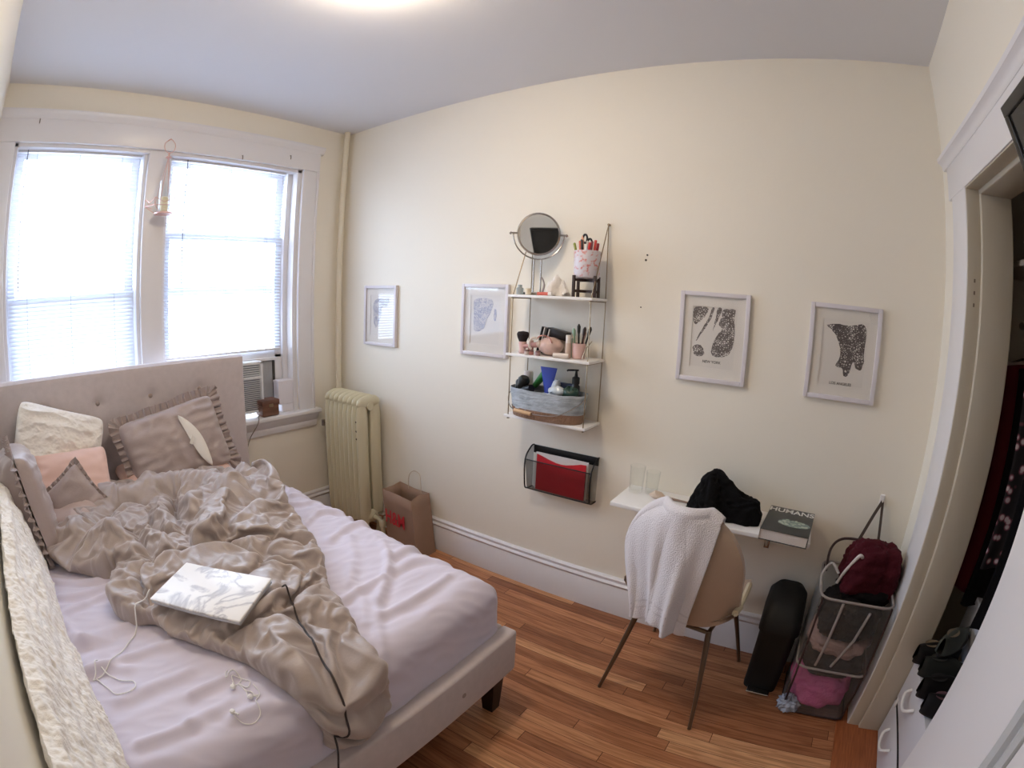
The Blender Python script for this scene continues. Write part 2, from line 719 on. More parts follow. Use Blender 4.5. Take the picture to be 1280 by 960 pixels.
# small brass hooks left on the window head
M_hook = mat('dull_hook_metal', (120, 110, 100), 0.4, 0.6)
for yy, zz, lb in ((-2.13, 2.53, 'tiny old curtain hook on the window head, above the left window'), (-0.49, 2.485, 'tiny old curtain hook near the right end of the window head'),
                   (-0.84, 2.433, 'tiny curtain hook low on the window head above the right blind')):
    b = MB().tube([(0.026, yy, zz+0.012), (0.036, yy, zz+0.01), (0.038, yy, zz-0.008), (0.034, yy, zz-0.014)], 0.0028, 6)
    tag(b.build('curtain_hook', M_hook), lb, 'hook', 'old hooks on the window head')

# ------------------------------------------------------------------ steam pipe and radiator
M_rad = mat('cream_radiator_enamel', (206, 199, 172), 0.38, bump=0.06, bscale=40)
b = MB().tube([(0.048, -0.05, 0.0), (0.048, -0.05, H)], 0.021, 16)
tag(b.build('steam_pipe', mat('cream_pipe_paint', (222, 213, 193), 0.4)), 'cream painted heating pipe running floor to ceiling in the corner', 'pipe')
rad = thing('radiator', 'cream cast-iron radiator standing in the corner beside the bed', 'radiator', (0.3, -0.14, 0))
NS = 8
RX0, RX1 = 0.115, 0.50
sw = (RX1-RX0)/NS
for i in range(NS):
    x0 = RX0+i*sw
    xc = x0+sw/2
    b = MB()
    for yc in (-0.195, -0.085):
        pr_ = []
        # rounded vertical column
        def colf(u, v, yc=yc, xc=xc):
            a = 2*PI*v
            z = 0.10+u*0.80
            k = 1.0 if 0.03 < u < 0.97 else 0.75
            return (xc+math.cos(a)*0.022*k, yc+math.sin(a)*0.046*k, z)
        b.grid(colf, 14, 14, wv=True)
    # top and bottom arches joining the columns
    def arch(u, v, xc=xc, top=True):
        a = 2*PI*v
        y = -0.238+u*0.196
        e = math.sin(PI*min(1, max(0, u)))**0.35 if 0 < u < 1 else 0.0
        return (xc+math.cos(a)*0.0235*max(e, 0.05), y, (0.905 if top else 0.135)+math.sin(a)*0.045*max(e, 0.05)+(0.012*e if top else 0))
    b.grid(lambda u, v: arch(u, v, xc, True), 16, 12, wv=True)
    b.grid(lambda u, v: arch(u, v, xc, False), 16, 12, wv=True)
    if i in (0, NS-1):
        for yc in (-0.195, -0.085):
            b.lathe([(0.026, 0.0), (0.022, 0.02), (0.015, 0.06), (0.018, 0.12)], (xc, yc, 0), 12)
    b.build('section', M_rad, rad)
for zz in (0.13, 0.89):
    MB().tube([(RX0, -0.14, zz), (RX1, -0.14, zz)], 0.026, 12).build('hub', M_rad, rad)
b = MB()
b.tube([(RX1-0.02, -0.14, 0.13), (RX1+0.05, -0.14, 0.13), (RX1+0.075, -0.14, 0.12), (RX1+0.08, -0.14, 0.0)], 0.016, 10)
b.lathe([(0.024, 0), (0.026, 0.03), (0.018, 0.05)], (RX1+0.08, -0.14, 0.09), 12)
b.build('supply_valve', M_rad, rad)
b = MB().lathe([(0.006, 0.0), (0.008, 0.03), (0.03, 0.034), (0.032, 0.045), (0.02, 0.052), (0.0, 0.053)], (RX1+0.08, -0.14, 0.14), 14)
part(b.build('valve_handle', M_steel, rad), 'silver valve handle')
b = MB()
b.tube([(RX0+0.005, -0.2, 0.72), (RX0-0.03, -0.22, 0.72)], 0.008, 8)
b.tube([(RX0-0.03, -0.222, 0.705), (RX0-0.03, -0.222, 0.745)], 0.014, 10)
part(b.build('air_vent', M_steel, rad), 'silver air vent')
for zz, yy in ((0.80, -0.2), (0.74, -0.21), (0.69, -0.2), (0.925, -0.155), (0.93, -0.13)):
    b = MB().lathe([(0.007, 0), (0.004, 0.003), (0, 0.004)], (RX1-0.03 if zz < 0.9 else RX1-0.035, -0.2415 if zz < 0.9 else yy, zz), 8, axis='y' if zz < 0.9 else 'z')
    part(b.build('paint_chip', mat('rust_chip', (88, 70, 56), 0.8), rad), 'dark chips in the paint')

# ------------------------------------------------------------------ bed
M_uph = mat('beige_linen_upholstery', (200, 189, 188), 0.85, bump=0.25, bscale=420, sheen=0.2, var=0.04, vscale=30)
bed = thing('upholstered_bed', 'full-size bed with beige upholstered frame and button-tufted headboard', 'bed', (1.1, -1.6, 0))
BY0, BY1 = -2.345, -0.845
BTN = [(y, z) for y in (-1.14, -1.44, -1.75, -2.06) for z in (1.085, 0.80)]
b = MB()


def hbf(u, v):
    y = BY0+(BY1-BY0)*u
    z = 0.22+1.03*v
    x = 0.163
    for by, bz in BTN:
        d2 = ((y-by)**2+(z-bz)**2)
        x -= 0.016*math.exp(-d2/0.0012)
        x -= 0.004*math.exp(-d2/0.008)
    e = min(u, 1-u)*1.5
    ez = min(1-v, v)*1.03
    r = 0.022
    for q in (e, ez):
        if q < r:
            x -= r-math.sqrt(max(0, r*r-(r-q)**2))
    return (x, y, z)


b.grid(hbf, 130, 90)
b.box((0.072, BY0+0.002, 0.05), (0.142, BY1-0.002, 1.249), 0.016)
b.build('headboard', M_uph, bed)
M_btn = mat('tufting_button_fabric', (158, 144, 138), 0.8, bump=0.2, bscale=300)
for by, bz in BTN:
    b = MB().lathe([(0.013, 0), (0.012, 0.004), (0.007, 0.008), (0, 0.009)], (0.145, by, bz), 14, axis='x')
    b.build('tufted_button', M_btn, bed)
# side rails and footboard
b = MB().box((0.16, -0.905, 0.215), (2.035, -0.86, 0.40), 0.012)
b.build('side_rail', M_uph, bed)
b = MB().box((0.16, BY0, 0.215), (2.035, BY0+0.045, 0.40), 0.012)
b.build('side_rail', M_uph, bed)
b = MB().box((2.035, BY0, 0.205), (2.10, -0.86, 0.402), 0.012)
b.build('foot_rail', M_uph, bed)
for yy in (-1.18, -1.98):
    b = MB().lathe([(0.011, 0), (0.009, 0.003), (0, 0.005)], (2.099, yy, 0.30), 12, axis='x')
    b.build('rail_button', M_btn, bed)
M_leg = mat('dark_walnut_leg', (30, 22, 20), 0.35)
for lx, ly in ((2.04, -0.935), (2.04, -2.26), (0.25, -0.935), (0.25, -2.26)):
    b = MB()
    t, q = 0.036, 0.024
    vs = []
    for z, r in ((0.0, q), (0.212, t)):
        vs += [(lx-r, ly-r, z), (lx+r, ly-r, z), (lx+r, ly+r, z), (lx-r, ly+r, z)]
    b.add(vs, [(0, 1, 2, 3), (4, 5, 6, 7), (0, 1, 5, 4), (1, 2, 6, 5), (2, 3, 7, 6), (3, 0, 4, 7)])
    b.build('leg', M_leg, bed)
b = MB().box((0.18, -2.30, 0.25), (2.035, -0.905, 0.30))
b.build('slat_base', mat('pine_slat', (150, 120, 90), 0.7), bed)


def seg_dist(X, Y, poly):
    """min distance from arrays X,Y to a polyline"""
    best = np.full(X.shape, 9.0)
    for (ax, ay), (bx, by) in zip(poly[:-1], poly[1:]):
        dx, dy = bx-ax, by-ay
        l2 = dx*dx+dy*dy+1e-12
        t = np.clip(((X-ax)*dx+(Y-ay)*dy)/l2, 0, 1)
        d = np.hypot(X-(ax+t*dx), Y-(ay+t*dy))
        best = np.minimum(best, d)
    return best


def catmull(P, n=6, closed=False):
    out = []
    k = len(P)
    rng = range(k if closed else k-1)
    for i in rng:
        def g(j):
            return P[j % k] if closed else P[max(0, min(k-1, j))]
        p0, p1, p2, p3 = g(i-1), g(i), g(i+1), g(i+2)
        for s in range(n):
            t = s/n
            out.append(tuple(0.5*((2*p1[c])+(-p0[c]+p2[c])*t+(2*p0[c]-5*p1[c]+4*p2[c]-p3[c])*t*t+(-p0[c]+3*p1[c]-3*p2[c]+p3[c])*t**3) for c in range(len(p1))))
    if not closed:
        out.append(tuple(P[-1]))
    return out


def noise_arr(X, Y, fx, fy, seed=0.0, rot=0.0):
    c, s = math.cos(rot), math.sin(rot)
    A = (X*c+Y*s)*fx
    B = (-X*s+Y*c)*fy
    out = np.empty(X.shape)
    fa, fb, fo = A.ravel(), B.ravel(), out.ravel()
    nn = noise.noise
    for i in range(fa.size):
        fo[i] = nn((fa[i], fb[i], seed))
    return fo.reshape(X.shape)


# sheet folds (world x, y polylines on the mattress top)
SHEET = [
 [(0.984,-2.227),(1.058,-2.107),(1.096,-1.987)], [(1.242,-2.219),(1.222,-2.124),(1.192,-2.013)],
 [(1.436,-2.205),(1.428,-2.082),(1.437,-1.973)], [(1.590,-2.220),(1.584,-2.062),(1.599,-1.910)],
 [(1.752,-2.158),(1.748,-2.043),(1.749,-1.922)], [(1.922,-2.167),(1.931,-2.082),(1.931,-2.016)],
 [(1.272,-2.226),(1.362,-2.206),(1.430,-2.176)], [(1.380,-2.230),(1.445,-2.161),(1.458,-2.082)],
 [(1.123,-2.207),(1.152,-2.118),(1.158,-2.004)], [(1.576,-2.199),(1.592,-2.143),(1.638,-2.082)],
 [(1.750,-1.391),(1.739,-1.291),(1.735,-1.177)],
 [(1.624,-1.042),(1.726,-1.129),(1.805,-1.233),(1.860,-1.312),(1.930,-1.377),(2.039,-1.457)],
 [(1.580,-1.194),(1.681,-1.269),(1.780,-1.309),(1.889,-1.389)], [(1.893,-1.325),(1.906,-1.204),(1.896,-1.011)],
 [(1.926,-2.014),(1.924,-1.951),(1.923,-1.889)], [(1.834,-1.965),(1.832,-1.868),(1.833,-1.796)],
 [(1.967,-1.915),(1.987,-1.804),(2.033,-1.735)], [(1.721,-1.114),(1.733,-1.002),(1.812,-0.912)],
 [(0.832,-1.091),(0.970,-1.034),(1.023,-0.926)], [(0.875,-0.989),(0.911,-0.896),(1.033,-0.867)],
 [(1.193,-1.137),(1.126,-1.000),(1.183,-0.917)], [(1.374,-1.126),(1.330,-0.988),(1.347,-0.894)],
 [(1.410,-1.053),(1.580,-1.167),(1.683,-1.280)], [(1.540,-0.990),(1.667,-1.080),(1.825,-1.281)],
 [(1.343,-0.937),(1.416,-0.939),(1.569,-0.895)], [(1.041,-0.955),(1.145,-0.935),(1.244,-0.918)],
 [(1.652,-1.037),(1.643,-0.892),(1.699,-0.873)],
 [(0.45,-1.02),(0.55,-0.95),(0.60,-0.885)], [(0.60,-1.05),(0.68,-0.97),(0.70,-0.885)], [(0.72,-1.0),(0.80,-0.94),(0.83,-0.88)], [(0.33,-0.99),(0.42,-0.93),(0.45,-0.88)],
]
MX0, MX1, MY0, MY1 = 0.17, 2.045, -2.30, -0.895
MT, MBZ, RR = 0.632, 0.335, 0.085


def roll(s, e, R):
    """arc-length position s past edge start (e-R): returns (pos, drop)"""
    a = s-(e-R)
    if a <= 0:
        return s, 0.0, 0.0
    if a < R*PI/2:
        th = a/R
        return e-R+R*math.sin(th), R-R*math.cos(th), th
    return e, R+(a-R*PI/2), PI/2


nx_, ny_ = 340, 270
SL = MX1-RR+RR*PI/2+(MT-RR-MBZ)
TL = (MY1-RR)+RR*PI/2+(MT-RR-MBZ)
TL0 = -((MY0+RR)-RR*PI/2-(MT-RR-MBZ))
s1 = np.linspace(MX0, SL, nx_)
t1 = np.linspace(-TL0, TL, ny_)
SX, TY = np.meshgrid(s1, t1, indexing='ij')
hh = np.zeros(SX.shape)
warpx = SX+0.03*noise_arr(SX, TY, 4, 4, 3.1)
warpy = TY+0.03*noise_arr(SX, TY, 4, 4, 9.7)
for i, pl in enumerate(SHEET):
    d = seg_dist(SX, TY, catmull(pl, 5))
    w = 0.015+0.008*((i*37) % 5)/4
    hh += 0.0125*np.exp(-(d/w)**2)
    d2 = seg_dist(SX-0.028, TY+0.01, catmull(pl, 5))
    hh -= 0.006*np.exp(-(d2/(w*1.3))**2)
n1 = noise_arr(warpx, warpy, 3.2, 8.5, 1.0, 1.35)
n2 = noise_arr(warpx, warpy, 8, 22, 5.0, 1.2)
hh += 0.007*(1-np.abs(n1)*2.2)*(0.5+0.5*noise_arr(SX, TY, 2.2, 2.2, 7.0)) + 0.0028*(1-np.abs(n2)*2)
# puckered edge along the right side
ed = np.exp(-((TY-(MY1-0.04))/0.11)**2)
hh += ed*0.009*(1-2*np.abs(noise_arr(SX, TY, 17, 3, 2.0, 0.5)))*np.clip((1.75-SX)/0.3, 0.15, 1)
# broad pleats on the foot corner
ft = np.clip((SX-(MX1-0.12))/0.12, 0, 1)
hh += ft*0.012*noise_arr(SX, TY, 1.5, 7, 11.0, 0.35)
bag = MB()
vs = []
for i in range(nx_):
    for j in range(ny_):
        x, dz, th = roll(SX[i, j], MX1, RR)
        y, dy, ph = roll(TY[i, j], MY1, RR)
        if TY[i, j] < MY0+RR:
            y, dy, ph = roll(-TY[i, j], -MY0, RR)
            y = -y
            ph = -ph
        # combine the two rolls so the corner is round
        if dz > 0 and dy > 0:
            k = math.hypot(dz, dy)
            drop = min(max(dz, dy)+0.25*min(dz, dy), MT-MBZ)
            q = min(1.0, min(dz, dy)/0.2)
            x -= 0.045*q
            y -= math.copysign(0.045*q, ph)
        else:
            drop = min(dz+dy, MT-MBZ)
        nxv = math.sin(th)
        nyv = math.sin(ph)
        nzv = max(0.0, math.cos(th)*math.cos(ph))
        h_ = hh[i, j]
        vs.append((x+nxv*h_, y+nyv*h_, MT-drop+nzv*h_))
fs = [(i*ny_+j, (i+1)*ny_+j, (i+1)*ny_+j+1, i*ny_+j+1) for i in range(nx_-1) for j in range(ny_-1)]
bag.add(vs, fs, True)
M_sheet = mat('lavender_grey_sheet', (210, 203, 217), 0.7, bump=0.08, bscale=500, sheen=0.3)
mattress = tag(bag.build('mattress', M_sheet, auto=False), 'full-size mattress in a wrinkled lavender-grey fitted sheet', 'mattress')

# ------------------------------------------------------------------ duvet
OUTL = [(0.498,-2.164),(0.198,-2.051),(0.221,-1.889),(0.329,-1.727),(0.288,-1.505),(0.290,-1.336),(0.408,-1.227),(0.573,-1.121),(0.716,-1.006),(0.963,-1.117),(1.232,-1.195),(1.477,-1.279),(1.661,-1.369),(1.837,-1.420),(2.005,-1.474),(2.134,-1.515),(2.186,-1.560),(2.205,-1.632),(2.218,-1.695),(2.191,-1.722),(2.146,-1.714),(2.064,-1.735),(1.970,-1.754),(1.839,-1.772),(1.763,-1.803),(1.678,-1.845),(1.581,-1.897),(1.484,-1.930),(1.440,-2.002),(1.323,-2.035),(1.187,-1.981),(1.120,-1.936),(1.108,-2.000),(1.019,-2.083),(0.921,-2.155),(0.765,-2.180)]
CR = [
 [(0.991,-1.817),(1.159,-1.810),(1.214,-1.811)],
 [(1.102,-1.626),(1.214,-1.647),(1.280,-1.625),(1.276,-1.565),(1.229,-1.516),(1.105,-1.438),(1.067,-1.323),(1.014,-1.213)],
 [(1.290,-1.572),(1.284,-1.475),(1.345,-1.386),(1.408,-1.301)],
 [(1.460,-1.504),(1.326,-1.564),(1.265,-1.684)], [(1.460,-1.504),(1.525,-1.618),(1.519,-1.646)],
 [(1.460,-1.504),(1.357,-1.411),(1.350,-1.380)], [(1.460,-1.504),(1.522,-1.451),(1.599,-1.445)],
 [(0.682,-1.555),(0.875,-1.604),(1.005,-1.634),(1.119,-1.633)],
 [(0.718,-1.669),(0.655,-1.802),(0.822,-1.938),(0.910,-2.047),(0.968,-2.119)],
 [(1.232,-1.785),(1.240,-1.852),(1.320,-1.909),(1.434,-1.917),(1.418,-1.853),(1.425,-1.797)],
 [(1.551,-1.924),(1.622,-1.837),(1.705,-1.823),(1.750,-1.793),(1.730,-1.756)],
 [(0.764,-1.684),(0.937,-1.729),(1.037,-1.717),(1.110,-1.630)], [(0.908,-1.875),(0.967,-1.819),(0.991,-1.817)],
 [(1.010,-2.144),(0.960,-2.065),(0.916,-1.968),(0.899,-1.873)], [(1.214,-1.811),(1.220,-1.748),(1.265,-1.684)],
 [(1.814,-1.576),(1.918,-1.602),(2.007,-1.644),(2.064,-1.673),(2.132,-1.707),(2.224,-1.762)],
 [(2.000,-1.765),(2.024,-1.708),(2.061,-1.671),(2.075,-1.594),(2.082,-1.546)],
 [(2.118,-1.701),(2.143,-1.654),(2.144,-1.589)], [(1.636,-1.379),(1.682,-1.460),(1.724,-1.535),(1.735,-1.573)],
 [(1.548,-1.417),(1.631,-1.481),(1.720,-1.540)], [(1.399,-1.460),(1.548,-1.417),(1.642,-1.391)],
 [(1.903,-1.520),(1.979,-1.574),(2.040,-1.631)], [(1.765,-1.745),(1.850,-1.781),(1.942,-1.770)],
 [(1.698,-1.870),(1.739,-1.811),(1.727,-1.730)], [(1.727,-1.730),(1.738,-1.668),(1.802,-1.575)],
 [(2.200,-1.693),(2.206,-1.649),(2.223,-1.613)], [(1.849,-1.551),(1.880,-1.546),(1.903,-1.520),(1.967,-1.508)],
]
DX = 0.0058
gx = np.arange(0.15, 2.26, DX)
gy = np.arange(-2.24, -0.95, DX)
X, Y = np.meshgrid(gx, gy, indexing='ij')
wx = X+0.035*noise_arr(X, Y, 7, 7, 21.0)+0.012*noise_arr(X, Y, 18, 18, 23.0)
wy = Y+0.035*noise_arr(X, Y, 7, 7, 31.0)+0.012*noise_arr(X, Y, 18, 18, 33.0)
outl = catmull(OUTL, 5, True)
# inside test
ins = np.zeros(X.shape, bool)
PX = X+0.012*noise_arr(X, Y, 14, 14, 41.0)
PY = Y+0.012*noise_arr(X, Y, 14, 14, 43.0)
k = len(outl)
for i in range(k):
    (ax, ay), (bx, by) = outl[i], outl[(i+1) % k]
    cond = ((ay > PY) != (by > PY)) & (PX < (bx-ax)*(PY-ay)/((by-ay) if abs(by-ay) > 1e-12 else 1e-12)+ax)
    ins ^= cond
dO = seg_dist(PX, PY, outl+[outl[0]])
sd = np.where(ins, dO, -dO)
dC = np.full(X.shape, 9.0)
for pl in CR:
    dC = np.minimum(dC, seg_dist(0.6*X+0.4*wx, 0.6*Y+0.4*wy, catmull(pl, 5)))
edge = 1-np.exp(-np.clip(sd, 0, 9)/0.042)
puff = 1-np.exp(-(dC/0.034)**1.3)
base = 0.055+0.045*np.exp(-((X-1.15)**2+(Y+1.5)**2)/0.12)
base += 0.02*np.exp(-((X-0.45)**2+(Y+1.9)**2)/0.06)
base -= 0.022*np.clip((X-1.7)/0.4, 0, 1)
H_ = edge*(base*0.62+0.062*puff)
# the tall folded-over hood near the pillows


def bump2(cx, cy, rx, ry, rot, h):
    global H_
    c, s = math.cos(rot), math.sin(rot)
    u = ((wx-cx)*c+(wy-cy)*s)/rx
    v = (-(wx-cx)*s+(wy-cy)*c)/ry
    r = u*u+v*v
    H_ = H_+np.where(ins, h*np.clip(1-r, 0, 1)**0.8, 0)


def ridge(pl, h, w, sharp=1.6):
    global H_
    d = seg_dist(0.65*X+0.35*wx, 0.65*Y+0.35*wy, catmull(pl, 6))
    H_ = H_+h*np.exp(-(d/w)**sharp)*np.clip(sd/0.03, 0, 1)


ridge([(0.58,-1.62),(0.60,-1.48),(0.70,-1.36),(0.86,-1.30)], 0.07, 0.055, 2.2)
ridge([(0.70,-1.20),(0.78,-1.12),(0.90,-1.16),(1.0,-1.2)], 0.05, 0.05, 2)
ridge([(0.94,-1.33),(1.0,-1.42),(1.14,-1.50),(1.22,-1.58)], 0.06, 0.055, 2)
ridge([(0.87,-1.36),(0.84,-1.44),(0.95,-1.55)], 0.035, 0.04, 2)
ridge([(0.70,-1.52),(0.86,-1.58),(1.02,-1.56)], -0.055, 0.035, 1.8)
ridge([(0.88,-1.40),(0.98,-1.35)], -0.04, 0.035, 1.8)
ridge([(0.93,-1.93),(1.0,-1.90),(1.12,-1.86)], 0.03, 0.04, 2)
ridge([(0.35,-1.95),(0.50,-1.85),(0.60,-1.72)], 0.05, 0.07, 2)
ridge([(0.80,-2.06),(0.90,-2.0),(1.0,-1.93)], 0.04, 0.06, 2)
ridge([(1.86,-1.69),(1.95,-1.70),(2.04,-1.71)], 0.025, 0.05, 2)
NXg, NYg = X.shape
Hb = np.clip(H_, 0, 0.20)*0.9
insf = ins.astype(float)


def place(s, y, h):
    x, dz, th = roll(s, MX1+0.006, RR)
    return (x+math.sin(th)*h, y, MT+0.007-dz+math.cos(th)*h)


def samp(A, s, y):
    i = min(max((s-gx[0])/DX, 0), NXg-1.001)
    j = min(max((y-gy[0])/DX, 0), NYg-1.001)
    a, c_ = int(i), int(j)
    f, g = i-a, j-c_
    return A[a, c_]*(1-f)*(1-g)+A[a+1, c_]*f*(1-g)+A[a, c_+1]*(1-f)*g+A[a+1, c_+1]*f*g


def grid_obj(step, fn, cond, name):
    xs = np.arange(0.15, 2.26, step)
    ys = np.arange(-2.24, -0.95, step)
    ok = [[cond(x, y) for y in ys] for x in xs]
    ix, vs, fs, uv = {}, [], [], []
    for i in range(len(xs)-1):
        for j in range(len(ys)-1):
            if ok[i][j] and ok[i+1][j] and ok[i][j+1] and ok[i+1][j+1]:
                q = []
                for a, c_ in ((i, j), (i+1, j), (i+1, j+1), (i, j+1)):
                    if (a, c_) not in ix:
                        ix[(a, c_)] = len(vs)
                        vs.append(fn(xs[a], ys[c_]))
                        uv.append((xs[a], ys[c_]))
                    q.append(ix[(a, c_)])
                fs.append(tuple(q))
    me = bpy.data.meshes.new(name)
    me.from_pydata([tuple(v) for v in vs], [], fs)
    me.update()
    o = bpy.data.objects.new(name, me)
    COL.objects.link(o)
    return o, uv


# the comforter is a real cloth settled over its filling: the rest length is longer than the body so it crumples
body, _ = grid_obj(0.02, lambda x, y: place(x, y, samp(Hb, x, y) if samp(insf, x, y) > 0.5 else 0.0), lambda x, y: True, 'filling')
body.modifiers.new('collision', 'COLLISION')
body.collision.thickness_outer = 0.003
body.collision.cloth_friction = 12
duv, uv = grid_obj(0.0105, lambda x, y: place(x, y, samp(Hb, x, y)+0.014+0.006*noise.noise((x*15, y*15, 3))), lambda x, y: samp(insf, x, y) > 0.5, 'duvet')
ecount = {}
for p in duv.data.polygons:
    for kx in p.edge_keys:
        ecount[kx] = ecount.get(kx, 0)+1
bdv = sorted({v for kx, c_ in ecount.items() if c_ == 1 for v in kx})
oc = outl+[outl[0]]
for v in bdv:
    x, y = uv[v]
    best = (9, 0, 0)
    for (ax, ay), (bx, by) in zip(oc[:-1], oc[1:]):
        dx, dy = bx-ax, by-ay
        t = max(0, min(1, ((x-ax)*dx+(y-ay)*dy)/(dx*dx+dy*dy+1e-12)))
        d = math.hypot(x-ax-t*dx, y-ay-t*dy)
        if d < best[0]:
            best = (d, ax+t*dx, ay+t*dy)
    w_ = 1.0 if best[0] < 0.03 else 0.0
    duv.data.vertices[v].co = place(x+(best[1]-x)*w_, y+(best[2]-y)*w_, 0.001)
vg = duv.vertex_groups.new(name='hem')
vg.add(bdv, 1.0, 'REPLACE')
cm = duv.modifiers.new('cloth', 'CLOTH')
cs = cm.settings
cs.quality = 6
cs.mass = 0.25
cs.tension_stiffness = 12
cs.compression_stiffness = 12
cs.shear_stiffness = 4
cs.bending_stiffness = 0.08
cs.tension_damping = 8
cs.compression_damping = 8
cs.shear_damping = 8
cs.bending_damping = 0.5
cs.air_damping = 3
cs.vertex_group_mass = 'hem'
cs.pin_stiffness = 0.8
cs.shrink_min = -0.40
cs.shrink_max = -0.40
cc = cm.collision_settings
cc.use_self_collision = True
cc.self_distance_min = 0.004
cc.distance_min = 0.004
cc.collision_quality = 3
for f_ in range(1, 37):
    sc.frame_set(f_)
dg = bpy.context.evaluated_depsgraph_get()
me2 = bpy.data.meshes.new_from_object(duv.evaluated_get(dg))
duv.modifiers.clear()
duv.vertex_groups.clear()
duv.data = me2
bpy.data.objects.remove(body)
sc.frame_set(1)

# laptop seat: settle the cloth beneath it
from mathutils.bvhtree import BVHTree
lc = [(1.372, -1.754), (1.671, -1.568), (1.768, -1.737), (1.515, -1.912)]
cx = sum(p[0] for p in lc)/4
cyy = sum(p[1] for p in lc)/4
dirx = Vector((1.671-1.372, -1.568+1.754, 0)).normalized()
diry = Vector((-dirx.y, dirx.x, 0))
under = []
for v in me2.vertices:
    q = v.co-Vector((cx, cyy, 0))
    a, c_ = q.dot(dirx), q.dot(diry)
    if abs(a) < 0.185 and abs(c_) < 0.125:
        under.append((v, a, c_))
zl = sorted(v.co.z for v, a, c_ in under)[int(len(under)*0.70)]
zl = min(zl, 0.765)
TX, TY_ = 0.03, 0.07
for v, a, c_ in under:
    lim = zl-0.001+a*TX+c_*TY_
    k_ = smoothstep(0.185, 0.165, abs(a)) if abs(a) > 0.165 else 1.0
    k_ *= smoothstep(0.125, 0.107, abs(c_)) if abs(c_) > 0.107 else 1.0
    if v.co.z > lim:
        v.co.z += (lim-v.co.z)*k_
me2.materials.clear()
M_duvet = mat('taupe_satin_duvet', (168, 154, 147), 0.36, bump=0.08, bscale=120, sheen=0.25, detail=4, spec=0.5)
me2.materials.append(M_duvet)
me2.polygons.foreach_set('use_smooth', [True]*len(me2.polygons))
me2.update()
sb = duv.modifiers.new('smooth', 'SUBSURF')
sb.levels = 1
sb.render_levels = 1
tag(duv, 'crumpled taupe satin comforter heaped across the bed', 'comforter')
bvhs = [BVHTree.FromPolygons([v.co[:] for v in me2.vertices], [p.vertices[:] for p in me2.polygons]),
        BVHTree.FromPolygons([v.co[:] for v in mattress.data.vertices], [p.vertices[:] for p in mattress.data.polygons])]


def bed_pt(s, y, off):
    x, dz, th = roll(s, MX1+0.006, RR)
    n = Vector((math.sin(th), 0, math.cos(th)))
    o = Vector(place(s, y, 0.5))
    best = None
    for bv in bvhs:
        h, _, _, d = bv.ray_cast(o, -n)
        if h is not None and (best is None or d < best[0]):
            best = (d, h)
    return tuple(best[1]+n*off) if best else place(s, y, off)


def duvet_z(x, y):
    return bed_pt(x, y, 0.0)[2]


# ------------------------------------------------------------------ pillows


def pillow_mb(w, h, t, seed=0, wr=0.012, n=44, pinch=0.08, crinkle=1.0, M=Matrix.Identity(4), fine=0.0, rim=0.004):
    """cushion in its local XY plane (x in [-w/2,w/2]), thickness along z"""
    b = MB()
    for sgn in (1, -1):
        def f(u, v, sgn=sgn):
            a, c = 2*u-1, 2*v-1
            e = (max(0, 1-a**4)*max(0, 1-c**4))
            th = t/2*(e**0.42)
            k = 1-pinch*(1-abs(c)**2.0)*abs(a)**3
            kk = 1-pinch*(1-abs(a)**2.0)*abs(c)**3
            k *= 1-0.085*abs(a*c)**5
            kk *= 1-0.085*abs(a*c)**5
            x = a*w/2*k
            y = c*h/2*kk
            p = (x*1.0, y*1.0, seed+sgn)
            z = th
            z += crinkle*wr*e*(nz(p, 6, seed)+0.5*(0.5-abs(nz(p, 13, seed+3))*2))
            z += crinkle*wr*1.3*(e**0.35)*(0.4-abs(nz((x*1.0, y*2.2, seed), 9, 5))*2.2)*(0.35+abs(a)**2+abs(c)**2)*0.5
            z += fine*(e**0.3)*(nz((x, y, seed), 45, 1)+0.6*nz((x, y, seed), 90, 1))
            return M @ Vector((x, y, sgn*(max(z, 0)+rim)))
        b.grid(f, n, n)
    # close the rim
    return b


def ruffle_mb(w, h, width, M, waves=60, amp=0.012, pinch=0.08, seed=0, sides=(1, 1, 1, 1)):
    b = MB()
    pts = []
    per = 2*(w+h)
    N = 1000
    for i in range(N+1):
        s = (i/N)*per
        if s < w:
            a, c, nn, sd_ = -1+2*s/w, 1, (0, 1), 0
        elif s < w+h:
            a, c, nn, sd_ = 1, 1-2*(s-w)/h, (1, 0), 1
        elif s < 2*w+h:
            a, c, nn, sd_ = 1-2*(s-w-h)/w, -1, (0, -1), 2
        else:
            a, c, nn, sd_ = -1, -1+2*(s-2*w-h)/h, (-1, 0), 3
        k = 1-pinch*(1-abs(c)**2.0)*abs(a)**3
        kk = 1-pinch*(1-abs(a)**2.0)*abs(c)**3
        pts.append((a*w/2*k, c*h/2*kk, s, nn, a, c))

    def f(u, v):
        i = int(round(u*N))
        x, y, s, nn, a, c = pts[min(i, N)]
        # rounded corner directions
        d = Vector((math.copysign(max(0, abs(a)-0.86)/0.14, a) if abs(c) > 0.999 else nn[0], math.copysign(max(0, abs(c)-0.86)/0.14, c) if abs(a) > 0.999 else nn[1], 0))
        if abs(c) > 0.999:
            d.y = nn[1]
        if abs(a) > 0.999:
            d.x = nn[0]
        if d.length < 1e-6:
            d = Vector((nn[0], nn[1], 0))
        d.normalize()
        ph = s*waves*1.0+3*nz((s*3, seed, 0), 1)
        g = v
        zz = amp*g*math.sin(ph)+amp*0.6*g*math.sin(ph*1.7+seed)
        ww = width*(0.8+0.25*nz((s*6, 1, seed), 1))
        x -= d.x*0.028
        y -= d.y*0.028
        ww += 0.016
        return M @ Vector((x+d.x*ww*g+0.5*amp*math.cos(ph)*g*abs(nn[1]), y+d.y*ww*g+0.5*amp*math.cos(ph)*g*abs(nn[0]), zz+0.012*g))
    b.grid(f, N+1, 5)
    return b


